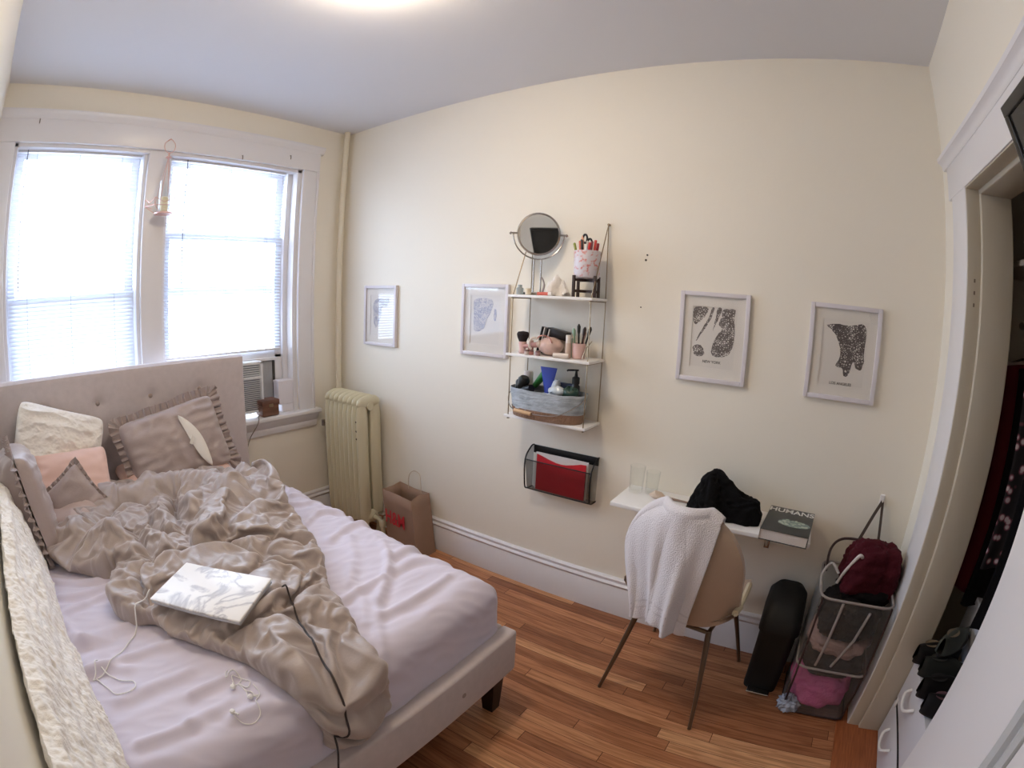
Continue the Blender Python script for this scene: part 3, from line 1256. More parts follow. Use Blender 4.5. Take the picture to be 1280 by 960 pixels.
def frame_m(origin, xaxis, yaxis):
    x = Vector(xaxis).normalized()
    z = x.cross(Vector(yaxis)).normalized()
    y = z.cross(x)
    mm = Matrix((x, y, z)).transposed().to_4x4()
    mm.translation = Vector(origin)
    return mm


M_fur = mat('cream_sherpa', (238, 233, 225), 0.95, bump=0.25, bscale=150, sheen=0.6, detail=2)
M_rufl = mat('mauve_satin_pillowcase', (170, 155, 151), 0.42, bump=0.12, bscale=80, sheen=0.3)
M_peach = mat('peach_cotton', (228, 194, 182), 0.75, bump=0.1, bscale=300, sheen=0.2)
M_tick = mat('white_pillow_insert', (232, 228, 222), 0.8, bump=0.1, bscale=200)


def fuzz(b, count, base_fn, length=0.012, width=0.0035, seed=1):
    """short curly tufts grown from the surface, part of the same mesh"""
    rnd = random.Random(seed)
    for _ in range(count):
        p, n = base_fn(rnd.random(), rnd.random())
        t = n.orthogonal().normalized()
        t = (Matrix.Rotation(rnd.random()*6.283, 3, n) @ t)
        q = n.cross(t)
        L = length*(0.6+0.8*rnd.random())
        bend = t*L*(0.3+0.9*rnd.random())
        a = p-q*width
        c = p+q*width
        m1 = p+n*L*0.55+bend*0.35
        tip = p+n*L*0.8+bend
        b.add([a, c, m1+q*width*0.8, m1-q*width*0.8, tip], [(0, 1, 2, 3), (3, 2, 4)], True)


# sherpa pillow against the headboard (front plane: y-z, leaning)
Mx = frame_m((0.285, -2.03, 0.905), (0.02, 1, -0.34), (-0.24, 0.12, 1))
b = pillow_mb(0.49, 0.44, 0.15, seed=3, wr=0.02, pinch=0.045, M=Mx, n=170, fine=0.0042)
cnt0 = len(b.f)
fl = list(range(cnt0//2))
vv = b.v


def fur_base(u, v):
    a, c = 2*u-1, 2*v-1
    f = fl[int(u*len(fl)) % len(fl)]
    q = [Vector(vv[i]) for i in b.f[random.randrange(cnt0)]]
    n = (q[1]-q[0]).cross(q[3]-q[0])
    if n.length < 1e-12:
        n = Vector((1, 0, 0))
    n.normalize()
    cen = sum(q, Vector())/4
    if n.dot(cen-Vector((0.285, -2.03, 0.905))) < 0:
        n = -n
    return q[0]+(q[2]-q[0])*random.random()+(q[1]-q[0])*0.3*random.random(), n


tag(b.build('sherpa_pillow', M_fur, auto=False), 'square cream fluffy pillow leaning on the headboard', 'pillow')

# large ruffled sham leaning on the headboard, slit showing white insert
Mx = frame_m((0.325, -1.375, 0.845), (0.02, 1, 0.17), (-0.34, -0.16, 1))
b = pillow_mb(0.58, 0.40, 0.17, seed=8, wr=0.016, pinch=0.05, M=Mx)
sham = b.build('ruffled_pillow', M_rufl, auto=False)
tag(sham, 'mauve satin ruffled pillow leaning on the headboard, its white insert showing', 'pillow')
ruffle_mb(0.58, 0.40, 0.062, Mx, 185, 0.013, 0.05, 8).build('ruffle', M_rufl, sham, auto=False)
b = MB()


def insf(u, v):
    s = u
    wv = 0.034*math.sin(PI*min(1, s*1.0))**0.6
    yy = 0.135-0.30*s
    xx = 0.045+0.10*s+0.01*math.sin(s*5)+(v-0.5)*2*wv
    a, c = xx/0.29, yy/0.20
    e = max(0, 1-a**4)*max(0, 1-c**4)
    z = 0.085*(e**0.42)+0.012+0.007*math.sin(PI*v)
    return Mx @ Vector((xx, yy, z))


b.grid(insf, 20, 8)
part(b.build('pillow_insert', M_tick, sham), 'white insert showing through the slit')
b = MB()
Mt = Mx @ Matrix.Translation((0.075, 0.0, 0.112)) @ Matrix.Rotation(0.9, 4, 'Z') @ Matrix.Rotation(0.3, 4, 'X')
b.box((-0.03, -0.008, -0.001), (0.012, 0.010, 0.001), M=Mt)
b.box((-0.018, -0.02, 0.001), (0.006, -0.004, 0.003), M=Mt)
part(b.build('care_tag', M_tick, sham), 'white care tag')

# ruffled sham standing at the near wall
Mx = frame_m((0.62, -2.235, 0.845), (1, 0.05, 0.10), (0.06, -0.14, 1))
b = pillow_mb(0.50, 0.42, 0.19, seed=14, wr=0.02, pinch=0.06, M=Mx)
sham2 = b.build('ruffled_pillow', M_rufl, auto=False)
tag(sham2, 'mauve ruffled pillow standing against the near wall at the left edge', 'pillow')
ruffle_mb(0.50, 0.42, 0.05, Mx, 190, 0.011, 0.06, 15).build('ruffle', M_rufl, sham2, auto=False)

# peach pillows lying beneath
Mx = frame_m((0.445, -2.02, 0.765), (0.05, 1, -0.02), (-0.55, 0.1, 0.8))
tag(pillow_mb(0.50, 0.40, 0.14, seed=21, wr=0.012, M=Mx).build('peach_pillow', M_peach, auto=False), 'peach pillow in front of the cream fluffy pillow', 'pillow')
Mx = frame_m((0.36, -1.40, 0.685), (0.0, 1, 0.0), (-0.95, 0.0, 0.25))
tag(pillow_mb(0.66, 0.42, 0.12, seed=25, wr=0.012, M=Mx).build('peach_pillow', M_peach, auto=False), 'peach pillow lying flat beneath the mauve ruffled pillow', 'pillow')
# small ruffled corner sticking up from the duvet
Mx = frame_m((0.565, -2.0, 0.765), (0.2, 1, -0.1), (-0.35, 0.35, 1))
Mx = Mx @ Matrix.Rotation(0.7, 4, 'Z')
b = pillow_mb(0.24, 0.24, 0.07, seed=31, wr=0.01, M=Mx, n=26)
p3 = b.build('ruffled_cushion', M_rufl, auto=False)
tag(p3, 'small mauve ruffled cushion poking up between peach pillow and comforter', 'cushion')
ruffle_mb(0.24, 0.24, 0.03, Mx, 210, 0.007, 0.08, 33).build('ruffle', M_rufl, p3, auto=False)
# plain mauve pillow under the comforter edge
Mx = frame_m((0.56, -2.05, 0.70), (0.6, 0.8, 0), (-0.8, 0.6, 0.1))
tag(pillow_mb(0.36, 0.30, 0.12, seed=37, wr=0.01, M=Mx, n=30).build('mauve_pillow', mat('mauve_cotton', (188, 168, 160), 0.7, bump=0.1, bscale=200), auto=False),
    'plain mauve pillow half hidden under the comforter near the wall', 'pillow')

# fluffy cream throw rolled along the near wall
b = MB()
FX0, FX1 = 0.66, 2.36


def furf(u, v):
    x = FX0+(FX1-FX0)*u
    a = v
    # cross-section from wall top down to the bed
    prof = [(-2.352, 0.64), (-2.355, 0.80), (-2.352, 0.92), (-2.335, 0.975), (-2.305, 0.96), (-2.275, 0.88), (-2.245, 0.78), (-2.222, 0.70), (-2.215, 0.655), (-2.235, 0.635)]
    t = a*(len(prof)-1)
    i = min(int(t), len(prof)-2)
    f = t-i
    y = prof[i][0]*(1-f)+prof[i+1][0]*f
    z = prof[i][1]*(1-f)+prof[i+1][1]*f
    e = min(1, max(0.0, u/0.06))**0.5 if u < 0.06 else 1
    e *= min(1, (1-u)/0.04)**0.5 if u > 0.96 else 1
    z = 0.64+(z-0.64)*e
    k = nz((x, y*2, z*2), 14, 2)*0.010+nz((x, y*2, z*2), 4, 7)*0.014
    k += 0.0060*nz((x, y, z), 42, 1)+0.0035*nz((x, y, z), 85, 4)
    return Vector((x+0.3*k, min(max(y+k*0.8, -2.358), -2.19), z+k))


b.grid(furf, 760, 170)
cnt1 = len(b.f)
vv1 = b.v


def fur_base2(u, v):
    fi = random.randrange(int(cnt1))
    q = [Vector(vv1[i]) for i in b.f[fi]]
    n = (q[1]-q[0]).cross(q[3]-q[0])
    if n.length < 1e-12:
        n = Vector((0, 1, 0))
    n.normalize()
    if n.y < 0 and n.z < 0.3:
        n = -n
    if n.z < -0.2:
        n = -n
    return q[0]+(q[2]-q[0])*random.random(), n


tag(b.build('fluffy_throw', M_fur, auto=False), 'long cream fluffy throw rolled along the near wall on the bed', 'blanket')
# blue ball-like toy by the wall pillow
b = MB().lathe([(0.034*math.sin(PI*i/14)*(1+0.08*math.sin(i)), -0.026*math.cos(PI*i/14)) for i in range(15)], (0.845, -2.175, 0.672), 20)
tag(b.build('scrunchie', mat('blue_velvet', (92, 120, 160), 0.8, bump=0.6, bscale=60, sheen=0.4)), 'small blue fabric scrunchie between the near pillow and comforter', 'scrunchie')

# ------------------------------------------------------------------ laptop with marble cover, resting on the comforter
M_marble = bpy.data.materials.new('white_marble_cover')
M_marble.use_nodes = True
nt = M_marble.node_tree
pb = nt.nodes['Principled BSDF']
tc = nt.nodes.new('ShaderNodeTexCoord')
n = nt.nodes.new('ShaderNodeTexNoise')
n.inputs['Scale'].default_value = 7
n.inputs['Detail'].default_value = 8
n.inputs['Distortion'].default_value = 1.2
nt.links.new(tc.outputs['Object'], n.inputs['Vector'])
cr = nt.nodes.new('ShaderNodeValToRGB')
e = cr.color_ramp.elements
e[0].position = 0.44
e[0].color = (*lin((240, 238, 236)), 1)
e[1].position = 0.56
e[1].color = (*lin((240, 238, 236)), 1)
q = e.new(0.5)
q.color = (*lin((188, 186, 190)), 1)
nt.links.new(n.outputs['Fac'], cr.inputs[0])
nt.links.new(cr.outputs[0], pb.inputs['Base Color'])
pb.inputs['Roughness'].default_value = 0.35
Ml = frame_m((cx, cyy, zl+0.002), (dirx.x, dirx.y, TX), (-dirx.y, dirx.x, TY_))
lap = thing('laptop', 'closed laptop in a white marble-pattern cover on the comforter', 'laptop', (cx, cyy, zl))
MB().box((-0.166, -0.108, 0.0), (0.166, 0.108, 0.010), 0.004, M=Ml).build('base', mat('silver_aluminium', (190, 190, 194), 0.35, 0.8), lap)
MB().box((-0.167, -0.109, 0.0105), (0.167, 0.109, 0.019), 0.004, M=Ml).build('lid', M_marble, lap)


# ------------------------------------------------------------------ cables on the bed
def drape(pts, r, off=0.002, n=10):
    out = [bed_pt(p[0], p[1], off+r) for p in catmull(pts, n)]
    for _ in range(3):
        o2 = out[:]
        for i in range(1, len(out)-1):
            o2[i] = tuple((out[i-1][k]+out[i][k]*2+out[i+1][k])/4 if k < 2 else max(out[i][2], (out[i-1][2]+out[i+1][2])/2) for k in range(3))
        out = o2
    return out


b = MB()
cpts = drape([(1.66, -1.53), (1.74, -1.55), (1.81, -1.578), (1.93, -1.61), (2.03, -1.655), (2.10, -1.69), (2.17, -1.73), (2.20, -1.75)], 0.0025)
cpts = [p for p in cpts if p[2] > 0.52]
x_, y_, z_ = cpts[-1]
cpts += catmull([cpts[-1], (2.125, y_-0.02, 0.50), (2.135, y_-0.045, 0.42), (2.135, y_-0.07, 0.30), (2.13, y_-0.09, 0.12), (2.14, y_-0.10, 0.02)], 5)[1:]
b.tube(cpts, 0.003, 6)
tag(b.build('power_cable', mat('dark_brown_cable', (50, 40, 40), 0.5)), 'thin dark cable running over the comforter to the foot of the bed', 'cable')
b = MB()
b.tube(drape([(1.42, -1.90), (1.45, -1.96), (1.525, -2.041), (1.60, -2.13), (1.629, -2.20), (1.60, -2.18), (1.56, -2.16)], 0.002), 0.0022, 6)
b.tube(drape([(1.60, -2.16), (1.67, -2.13), (1.70, -2.09), (1.74, -2.10), (1.735, -2.15), (1.69, -2.17), (1.63, -2.19)], 0.002), 0.0022, 6)
M_wcab = mat('white_cable', (232, 230, 228), 0.45)
tag(b.build('charging_cable', M_wcab), 'thin white charging cable looped on the sheet beside the fluffy throw', 'cable')
ear = thing('wired_earphones', 'white wired earphones tangled on the sheet below the comforter edge', 'earphones', (1.9, -1.80, 0.65))
b = MB()
SHF = lambda L: [(p[0]+0.012, p[1]-0.035) for p in L]
b.tube(drape(SHF([(1.80, -1.80), (1.83, -1.82), (1.815, -1.79), (1.85, -1.785), (1.86, -1.81), (1.83, -1.80), (1.87, -1.77), (1.89, -1.79), (1.86, -1.80), (1.90, -1.80), (1.925, -1.81)]), 0.0015), 0.0016, 6)
b.tube(drape(SHF([(1.89, -1.77), (1.93, -1.775), (1.95, -1.80), (1.985, -1.81), (2.0, -1.84), (1.985, -1.865), (1.955, -1.875)]), 0.0015), 0.0016, 6)
b.tube(drape(SHF([(1.90, -1.80), (1.91, -1.79), (1.935, -1.79), (1.93, -1.78)]), 0.0015), 0.0016, 6)
b.build('cord', M_wcab, ear)
for (ex, ey, ea) in ((1.952, -1.872, 0.5), (1.93, -1.803, 1.4), (1.868, -1.822, 2.6)):
    ex, ey = ex+0.012, ey-0.035
    z_ = duvet_z(ex, ey)+0.009
    b = MB()
    b.lathe([(0.0001, -0.007), (0.006, -0.005), (0.008, 0), (0.006, 0.005), (0.0001, 0.007)], (ex, ey, z_), 12)
    b.tube([(ex, ey, z_), (ex+0.018*math.cos(ea), ey+0.018*math.sin(ea), z_-0.003)], 0.0028, 8)
    b.build('earbud', M_wcab, ear)

# ------------------------------------------------------------------ paper bag
bagt = thing('paper_bag', 'brown paper shopping bag with red lettering beside the radiator', 'bag', (0.79, -0.12, 0))
M_kraft = mat('kraft_paper', (156, 128, 110), 0.75, bump=0.15, bscale=30, var=0.08, vscale=8)
b = MB()
T = [(0.66, -0.20), (0.945, -0.235), (0.905, -0.03), (0.645, -0.03)]    # top rim
Bt = [(0.70, -0.205), (0.97, -0.215), (0.965, -0.045), (0.695, -0.04)]
hb_ = 0.395
LV = 6
ring = []
for k in range(LV+1):
    t = k/LV
    pts = []
    for i in range(4):
        j = (i+1) % 4
        for s in (0, 0.5):
            a = Vector(Bt[i]).lerp(Vector(Bt[j]), s)
            c = Vector(T[i]).lerp(Vector(T[j]), s)
            p = a.lerp(c, t)
            if s == 0.5 and i in (1, 3):      # gusset folds inwards
                cen = Vector((0.8, -0.12))
                p = p.lerp(cen, 0.14*t*t)
            if s == 0.5 and i == 0:
                p.y -= 0.006*math.sin(t*4)
            pts.append((p.x+0.004*nz((p.x, p.y, t), 9), p.y, 0.002+t*hb_+(0.012*math.sin(i*2.1+s) if k == LV else 0)))
    ring.append(pts)
vs = [p for r in ring for p in r]
n8 = 8
fs = []
for k in range(LV):
    for i in range(n8):
        fs.append((k*n8+i, k*n8+(i+1) % n8, (k+1)*n8+(i+1) % n8, (k+1)*n8+i))
fs.append(tuple(range(n8)))
b.add(vs, fs, False)
bo = b.build('bag_body', M_kraft, bagt)
sm_ = bo.modifiers.new('thickness', 'SOLIDIFY')
sm_.thickness = 0.0016
M_paper_cord = mat('paper_cord', (196, 176, 150), 0.7)
MB().tube(catmull([(0.73, -0.036, 0.37), (0.735, -0.036, 0.46), (0.77, -0.03, 0.50), (0.82, -0.028, 0.49), (0.835, -0.034, 0.44), (0.84, -0.036, 0.37)], 6), 0.0025, 6).build('handle', M_paper_cord, bagt)
rotb = Matrix(((0.99, 0, 0.12), (-0.12, 0, 0.99), (0, 1, 0))).transposed()
rotb = Matrix.Rotation(-0.06, 3, 'Z') @ ROT_WALL
text('print', 'H&M', 0.125, (0.795, -0.2285, 0.235), rotb, mat('red_print', (205, 52, 62), 0.6), bagt, 0.0004, sx=0.7)

# ------------------------------------------------------------------ things on the window sill
ac = thing('air_conditioner', 'white window air conditioner under the raised right sash, beside the headboard', 'air conditioner', (-0.06, -0.85, 0.822))
M_acw = mat('ac_plastic', (222, 222, 222), 0.4)
b = MB()
b.box((-0.34, -1.09, 0.85), (-0.03, -0.625, 1.175), 0.008)
b.build('housing', mat('ac_case', (205, 205, 202), 0.45), ac)
b = MB()
b.box((-0.03, -1.09, 0.85), (-0.012, -0.625, 0.866), 0.003)
b.box((-0.03, -1.09, 1.155), (-0.012, -0.625, 1.175), 0.003)
b.box((-0.03, -0.64, 0.85), (-0.012, -0.625, 1.175), 0.003)
b.box((-0.03, -1.09, 0.85), (-0.012, -1.075, 1.175), 0.003)
b.box((-0.03, -1.09, 1.07), (-0.013, -0.625, 1.082), 0.002)
b.build('front_frame', M_acw, ac)
b = MB()
z = 0.872
while z < 1.066:
    vs = [(-0.028, -1.075, z), (-0.014, -1.075, z+0.007), (-0.014, -0.64, z+0.007), (-0.028, -0.64, z), (-0.028, -1.075, z+0.003), (-0.014, -1.075, z+0.010), (-0.014, -0.64, z+0.010), (-0.028, -0.64, z+0.003)]
    b.add(vs, [(0, 1, 2, 3), (7, 6, 5, 4), (1, 5, 6, 2), (0, 4, 5, 1), (3, 2, 6, 7)])
    z += 0.0125
part(b.build('intake_grille', M_acw, ac), 'white louvred intake grille')
b = MB()
for k in range(5):
    b.box((-0.029, -0.80, 1.088+k*0.0135), (-0.016, -0.645, 1.093+k*0.0135))
part(b.build('outlet_vent', M_acw, ac), 'upper outlet louvres')
b = MB()
for k in range(3):
    b.box((-0.026, -0.81-0.05*k, 1.085), (-0.018, -0.806-0.05*k, 1.152))
b.build('vent_divider', M_acw, ac)['kind'] = 'stuff'
MB().box((-0.135, -0.484, 0.823), (-0.10, -0.425, 1.20), 0.002).build('side_filler', M_trim, ac)
MB().box((-0.0295, -1.07, 0.866), (-0.0288, -0.645, 1.153)).build('louvre_shade_sheet', mat('ac_shadow_grey', (140, 142, 146), 0.7), ac)  # grey sheet painted as the shade between the grille louvres
b = MB()
yy = -0.622
while yy < -0.505:
    b.box((-0.115, yy, 0.85), (-0.105, yy+0.005, 1.165), 0.001)
    b.box((-0.112, yy+0.005, 0.85), (-0.108, yy+0.010, 1.165))
    yy += 0.010
part(b.build('accordion_panel', mat('grey_accordion', (178, 178, 180), 0.6), ac), 'pleated grey side panel')
MB().box((-0.13, -1.10, 1.163), (-0.09, -0.46, 1.182), 0.002).build('top_rail', M_trim, ac)
part(MB().box((-0.128, -0.502, 0.86), (-0.10, -0.484, 1.16), 0.004).build('foam_strip', mat('dark_foam', (72, 70, 68), 0.9, bump=0.4, bscale=90), ac), 'dark foam strip')

b = MB()
b.box((-0.055, -0.672, 0.823), (0.045, -0.545, 0.925), 0.012)
jar = tag(b.build('wooden_box', mat('reddish_wood', (120, 84, 66), 0.45, var=0.3, vscale=9, stretch=(1, 1, 7))), 'small reddish-brown wooden box on the window sill', 'box')
b = MB().box((-0.058, -0.675, 0.895), (0.048, -0.542, 0.93), 0.006)
b.build('lid', mat('reddish_wood'+'_lid', (104, 70, 56), 0.45, var=0.3, vscale=9), jar)
b = MB().box((0.046, -0.625, 0.885), (0.051, -0.592, 0.905), 0.002)
b.build('clasp', M_gold, jar)
b = MB()
for dz in (0,):
    b.box((-0.075, -0.49, 0.823), (-0.012, -0.40, 0.875), 0.003)
    b.box((-0.078, -0.515, 0.876), (-0.008, -0.40, 1.03), 0.004)
wb = tag(b.build('white_carton', mat('white_card', (226, 222, 228), 0.6)), 'tall white carton in the right corner of the window sill', 'carton')
b = MB().box((-0.079, -0.516, 1.018), (-0.007, -0.399, 1.034), 0.003)
b.build('lid', mat('white_card', (226, 222, 228)), wb)
b = MB().tube(catmull([(-0.05, -0.60, 0.86), (0.02, -0.69, 0.835), (0.066, -0.715, 0.825), (0.075, -0.735, 0.79), (0.07, -0.80, 0.70), (0.06, -0.83, 0.55), (0.05, -0.82, 0.30), (0.05, -0.8, 0.02)], 6), 0.0028, 6)
tag(b.build('extension_cord', mat('grey_cord', (110, 104, 100), 0.6)), 'thin grey cord hanging from the window sill behind the bed', 'cord')

# ------------------------------------------------------------------ hanging lantern
lan = thing('hanging_lantern', 'copper-wire hanging lantern with glass cylinder and candle on the window mullion', 'lantern', (0.06, -1.335, 2.03))
M_cop = mat('rose_copper_wire', (224, 182, 172), 0.35, 0.5)
lx, ly = 0.075, -1.335
b = MB()
loop = [(lx+0.0, ly+0.034*math.sin(a)*(1 if math.cos(a) < 0.6 else 0.8), 2.43+0.04*math.cos(a)) for a in [2*PI*i/16 for i in range(16)]]
b.tube(loop, 0.0022, 6, closed=True)
b.tube([(0.026, ly, 2.475), (lx, ly, 2.472), (lx+0.004, ly, 2.466)], 0.003, 6)
b.build('hanging_loop', M_cop, lan)
MB().lathe([(0.018, 0), (0.016, 0.006), (0.006, 0.010), (0.005, 0.028)], (lx, ly, 2.362), 14).build('cap', M_cop, lan)
b = MB()
R6 = [(lx+0.052*math.cos(PI/3*i+0.3), ly+0.052*math.sin(PI/3*i+0.3)) for i in range(6)]
RO = [(lx+0.095*math.cos(PI/3*i+0.3), ly+0.112*math.sin(PI/3*i+0.3)) for i in range(6)]
for i in range(6):
    b.tube([(lx, ly, 2.37), (R6[i][0], R6[i][1], 2.10)], 0.0014, 6)
    p, q_ = RO[i], RO[(i+1) % 6]
    b.tube([(R6[i][0], R6[i][1], 2.05), (p[0], p[1], 2.085)], 0.002, 6)
    b.tube([(p[0], p[1], 2.085), (p[0], p[1], 2.125)], 0.002, 6)
    mx_ = ((p[0]+q_[0])/2, (p[1]+q_[1])/2)
    b.tube([(p[0], p[1], 2.125), (mx_[0], mx_[1], 2.10), (q_[0], q_[1], 2.125)], 0.002, 6)
    b.tube([(p[0], p[1], 2.085), (q_[0], q_[1], 2.085)], 0.002, 6)
b.build('wire_frame', M_cop, lan)
MB().lathe([(0.056, 0), (0.056, 0.006), (0.045, 0.012), (0, 0.012)], (lx, ly, 2.045), 20).build('base', M_cop, lan)
b = MB().lathe([(0.036, 0), (0.036, 0.17), (0.0345, 0.17), (0.0345, 0.002)], (lx, ly, 2.058), 24)
b.build('glass_cylinder', glass_mat('clear_glass', (0.97, 0.98, 0.98), 0.08), lan)
b = MB().lathe([(0.024, 0), (0.024, 0.078), (0.020, 0.082), (0, 0.080)], (lx, ly, 2.059), 20)
b.tube([(lx, ly, 2.138), (lx+0.002, ly, 2.15)], 0.0012, 5)
part(b.build('candle', mat('ivory_wax', (240, 228, 190), 0.5, sub=0.3), lan), 'ivory pillar candle')

# ------------------------------------------------------------------ framed map prints
M_frame = mat('white_frame_gloss', (216, 211, 216), 0.3)
M_mat = mat('mat_board', (226, 221, 214), 0.8)
M_print = mat('print_paper', (222, 217, 211), 0.6)
M_glz = glass_mat('picture_glass', (1, 1, 1), 0.045, 0.035)


def map_ink(name, rgb, dens=0.5, scale=120):
    mt = mat(name, (222, 217, 211), 0.6)
    nt = mt.node_tree
    b_ = nt.nodes['Principled BSDF']
    tc = nt.nodes.new('ShaderNodeTexCoord')
    v = nt.nodes.new('ShaderNodeTexVoronoi')
    v.feature = 'DISTANCE_TO_EDGE'
    v.inputs['Scale'].default_value = scale
    nt.links.new(tc.outputs['Object'], v.inputs['Vector'])
    n = nt.nodes.new('ShaderNodeTexNoise')
    n.inputs['Scale'].default_value = 30
    n.inputs['Detail'].default_value = 6
    nt.links.new(tc.outputs['Object'], n.inputs['Vector'])
    a = nt.nodes.new('ShaderNodeMath')
    a.operation = 'MULTIPLY_ADD'
    nt.links.new(v.outputs['Distance'], a.inputs[0])
    a.inputs[1].default_value = 1.6
    nt.links.new(n.outputs['Fac'], a.inputs[2])
    cr = nt.nodes.new('ShaderNodeValToRGB')
    cr.color_ramp.elements[0].position = dens-0.04
    cr.color_ramp.elements[0].color = (*lin(rgb), 1)
    cr.color_ramp.elements[1].position = dens+0.22
    cr.color_ramp.elements[1].color = (*lin((214, 209, 204)), 1)
    nt.links.new(a.outputs[0], cr.inputs[0])
    nt.links.new(cr.outputs[0], b_.inputs['Base Color'])
    return mt


M_ink = map_ink('map_ink', (88, 78, 78), 0.74)
M_ink2 = map_ink('map_ink_dark', (66, 56, 60), 0.80)
M_inkp = map_ink('map_ink_pale', (150, 150, 170), 0.62)
M_txt = mat('print_black', (52, 46, 48), 0.6)
FW, FH = 0.309, 0.386


def picture(x, z, label, shapes, ink, caption, capz=-0.105, inner=(0.196, 0.262), dash=False):
    t = thing('framed_map_print', label, 'picture frame', (x+FW/2, -0.01, z), 'framed map prints along the wall')
    cx, cz = x+FW/2, z+FH/2
    w, d = 0.0185, 0.022
    b = MB()
    b.box((x, -d, z), (x+w, -0.001, z+FH), 0.002)
    b.box((x+FW-w, -d, z), (x+FW, -0.001, z+FH), 0.002)
    b.box((x+w, -d, z), (x+FW-w, -0.001, z+w), 0.002)
    b.box((x+w, -d, z+FH-w), (x+FW-w, -0.001, z+FH), 0.002)
    b.build('frame', M_frame, t)
    iw, ih = inner
    b = MB()
    zc = cz-0.0
    b.box((x+w, -0.010, z+w), (cx-iw/2, -0.008, z+FH-w))
    b.box((cx+iw/2, -0.010, z+w), (x+FW-w, -0.008, z+FH-w))
    b.box((cx-iw/2, -0.010, z+w), (cx+iw/2, -0.008, zc-ih/2))
    b.box((cx-iw/2, -0.010, zc+ih/2), (cx+iw/2, -0.008, z+FH-w))
    b.build('mat_board', M_mat, t)
    MB().box((x+w*0.5, -0.0065, z+w*0.5), (x+FW-w*0.5, -0.003, z+FH-w*0.5)).build('print', M_print, t)
    b = MB()
    for k, pl in enumerate(shapes):
        pts = catmull(pl, 4, True)
        rag = []
        for q in pts:
            rag.append((cx+q[0]+0.003*nz((q[0], q[1], k), 90), cz+q[1]+0.003*nz((q[1], q[0], k), 90, 4)))
        b.prism(rag, 1, -0.0072-0.0001*k, -0.0064)
    b.build('printed_map', ink, t)
    if caption:
        text('caption', caption, 0.0155, (cx, -0.0068, cz+capz), ROT_WALL, M_txt, t, 0.0003)
    MB().box((x+w, -0.0155, z+w), (x+FW-w, -0.0145, z+FH-w)).build('glazing', M_glz, t)


ny_shapes = [
 [(-0.095, 0.12), (-0.05, 0.128), (-0.03, 0.12), (-0.045, 0.085), (-0.07, 0.06), (-0.09, 0.055)],
 [(-0.015, 0.125), (-0.004, 0.125), (-0.02, 0.07), (-0.05, 0.02), (-0.075, -0.02), (-0.07, 0.0), (-0.045, 0.05), (-0.025, 0.09)],
 [(0.012, 0.128), (0.03, 0.125), (0.02, 0.09), (0.005, 0.055), (-0.005, 0.03), (0.0, 0.06)],
 [(0.035, 0.12), (0.06, 0.128), (0.09, 0.125), (0.085, 0.09), (0.09, 0.06), (0.092, 0.01), (0.085, -0.04), (0.06, -0.075), (0.01, -0.08), (-0.005, -0.06), (0.0, -0.02), (0.01, 0.0), (0.02, 0.02), (0.035, 0.04), (0.02, 0.06), (0.03, 0.09)],
 [(-0.088, -0.045), (-0.06, -0.035), (-0.045, -0.045), (-0.035, -0.07), (-0.05, -0.085), (-0.08, -0.08)],
]
la_shapes = [
 [(-0.082, 0.105), (-0.04, 0.115), (0.02, 0.112), (0.085, 0.118), (0.088, 0.02), (0.085, -0.055), (0.06, -0.055), (0.045, -0.03), (0.03, -0.085), (0.01, -0.09), (0.0, -0.06), (-0.03, -0.055), (-0.015, -0.02), (-0.018, 0.02), (-0.035, 0.06), (-0.06, 0.09)],
 [(0.07, 0.0), (0.088, 0.0), (0.088, -0.04), (0.06, -0.045)],
]
f1_shapes = [[(-0.07, 0.08), (-0.02, 0.11), (0.05, 0.10), (0.06, 0.06), (0.01, 0.05), (0.0, 0.0), (-0.02, -0.05), (-0.05, -0.08), (-0.07, -0.02)],
             [(0.01, 0.10), (0.07, 0.11), (0.075, 0.085), (0.03, 0.075)]]
f2_shapes = [[(-0.07, 0.11), (0.04, 0.11), (0.04, 0.05), (0.01, 0.0), (-0.01, -0.05), (-0.07, -0.06), (-0.075, 0.02)],
             [(0.06, 0.06), (0.075, 0.05), (0.07, 0.0), (0.058, 0.01)]]
picture(0.290, 1.262, 'white framed pale map print nearest the corner pipe, reflecting the window', f1_shapes, M_inkp, None)
picture(1.127, 1.272, 'white framed pale map print just left of the wall shelf', f2_shapes, M_inkp, None)
picture(2.333, 1.279, 'white framed city map print with a river and islands, right of the wall shelf', ny_shapes, M_ink, 'NEW YORK')
picture(2.900, 1.277, 'white framed dark coastal map print, rightmost of the four frames', la_shapes, M_ink2, 'LOS ANGELES', -0.125)

# wall anchors and a scuff
for (x, z, r, lb) in ((2.163, 1.815, 0.0042, 'small grey wall anchor, upper of the two right of the shelf'), (2.157, 1.792, 0.0052, 'dark screw hole just below the wall anchor right of the shelf')):
    b = MB().lathe([(r, 0.0), (r*0.8, -0.004), (r*0.4, -0.002), (0.0, -0.001)], (x, -0.0005, z), 10, axis='y')
    tag(b.build('wall_anchor', mat('anchor_dark', (70, 66, 62), 0.6)), lb, 'wall anchor')
b = MB().lathe([(0.0035, 0.0), (0.002, -0.003), (0.0, -0.003)], (2.143, -0.0005, 1.578), 8, axis='y')
tag(b.build('nail', mat('anchor_dark', (70, 66, 62), 0.6)), 'tiny nail left in the wall right of the wall shelf', 'nail')

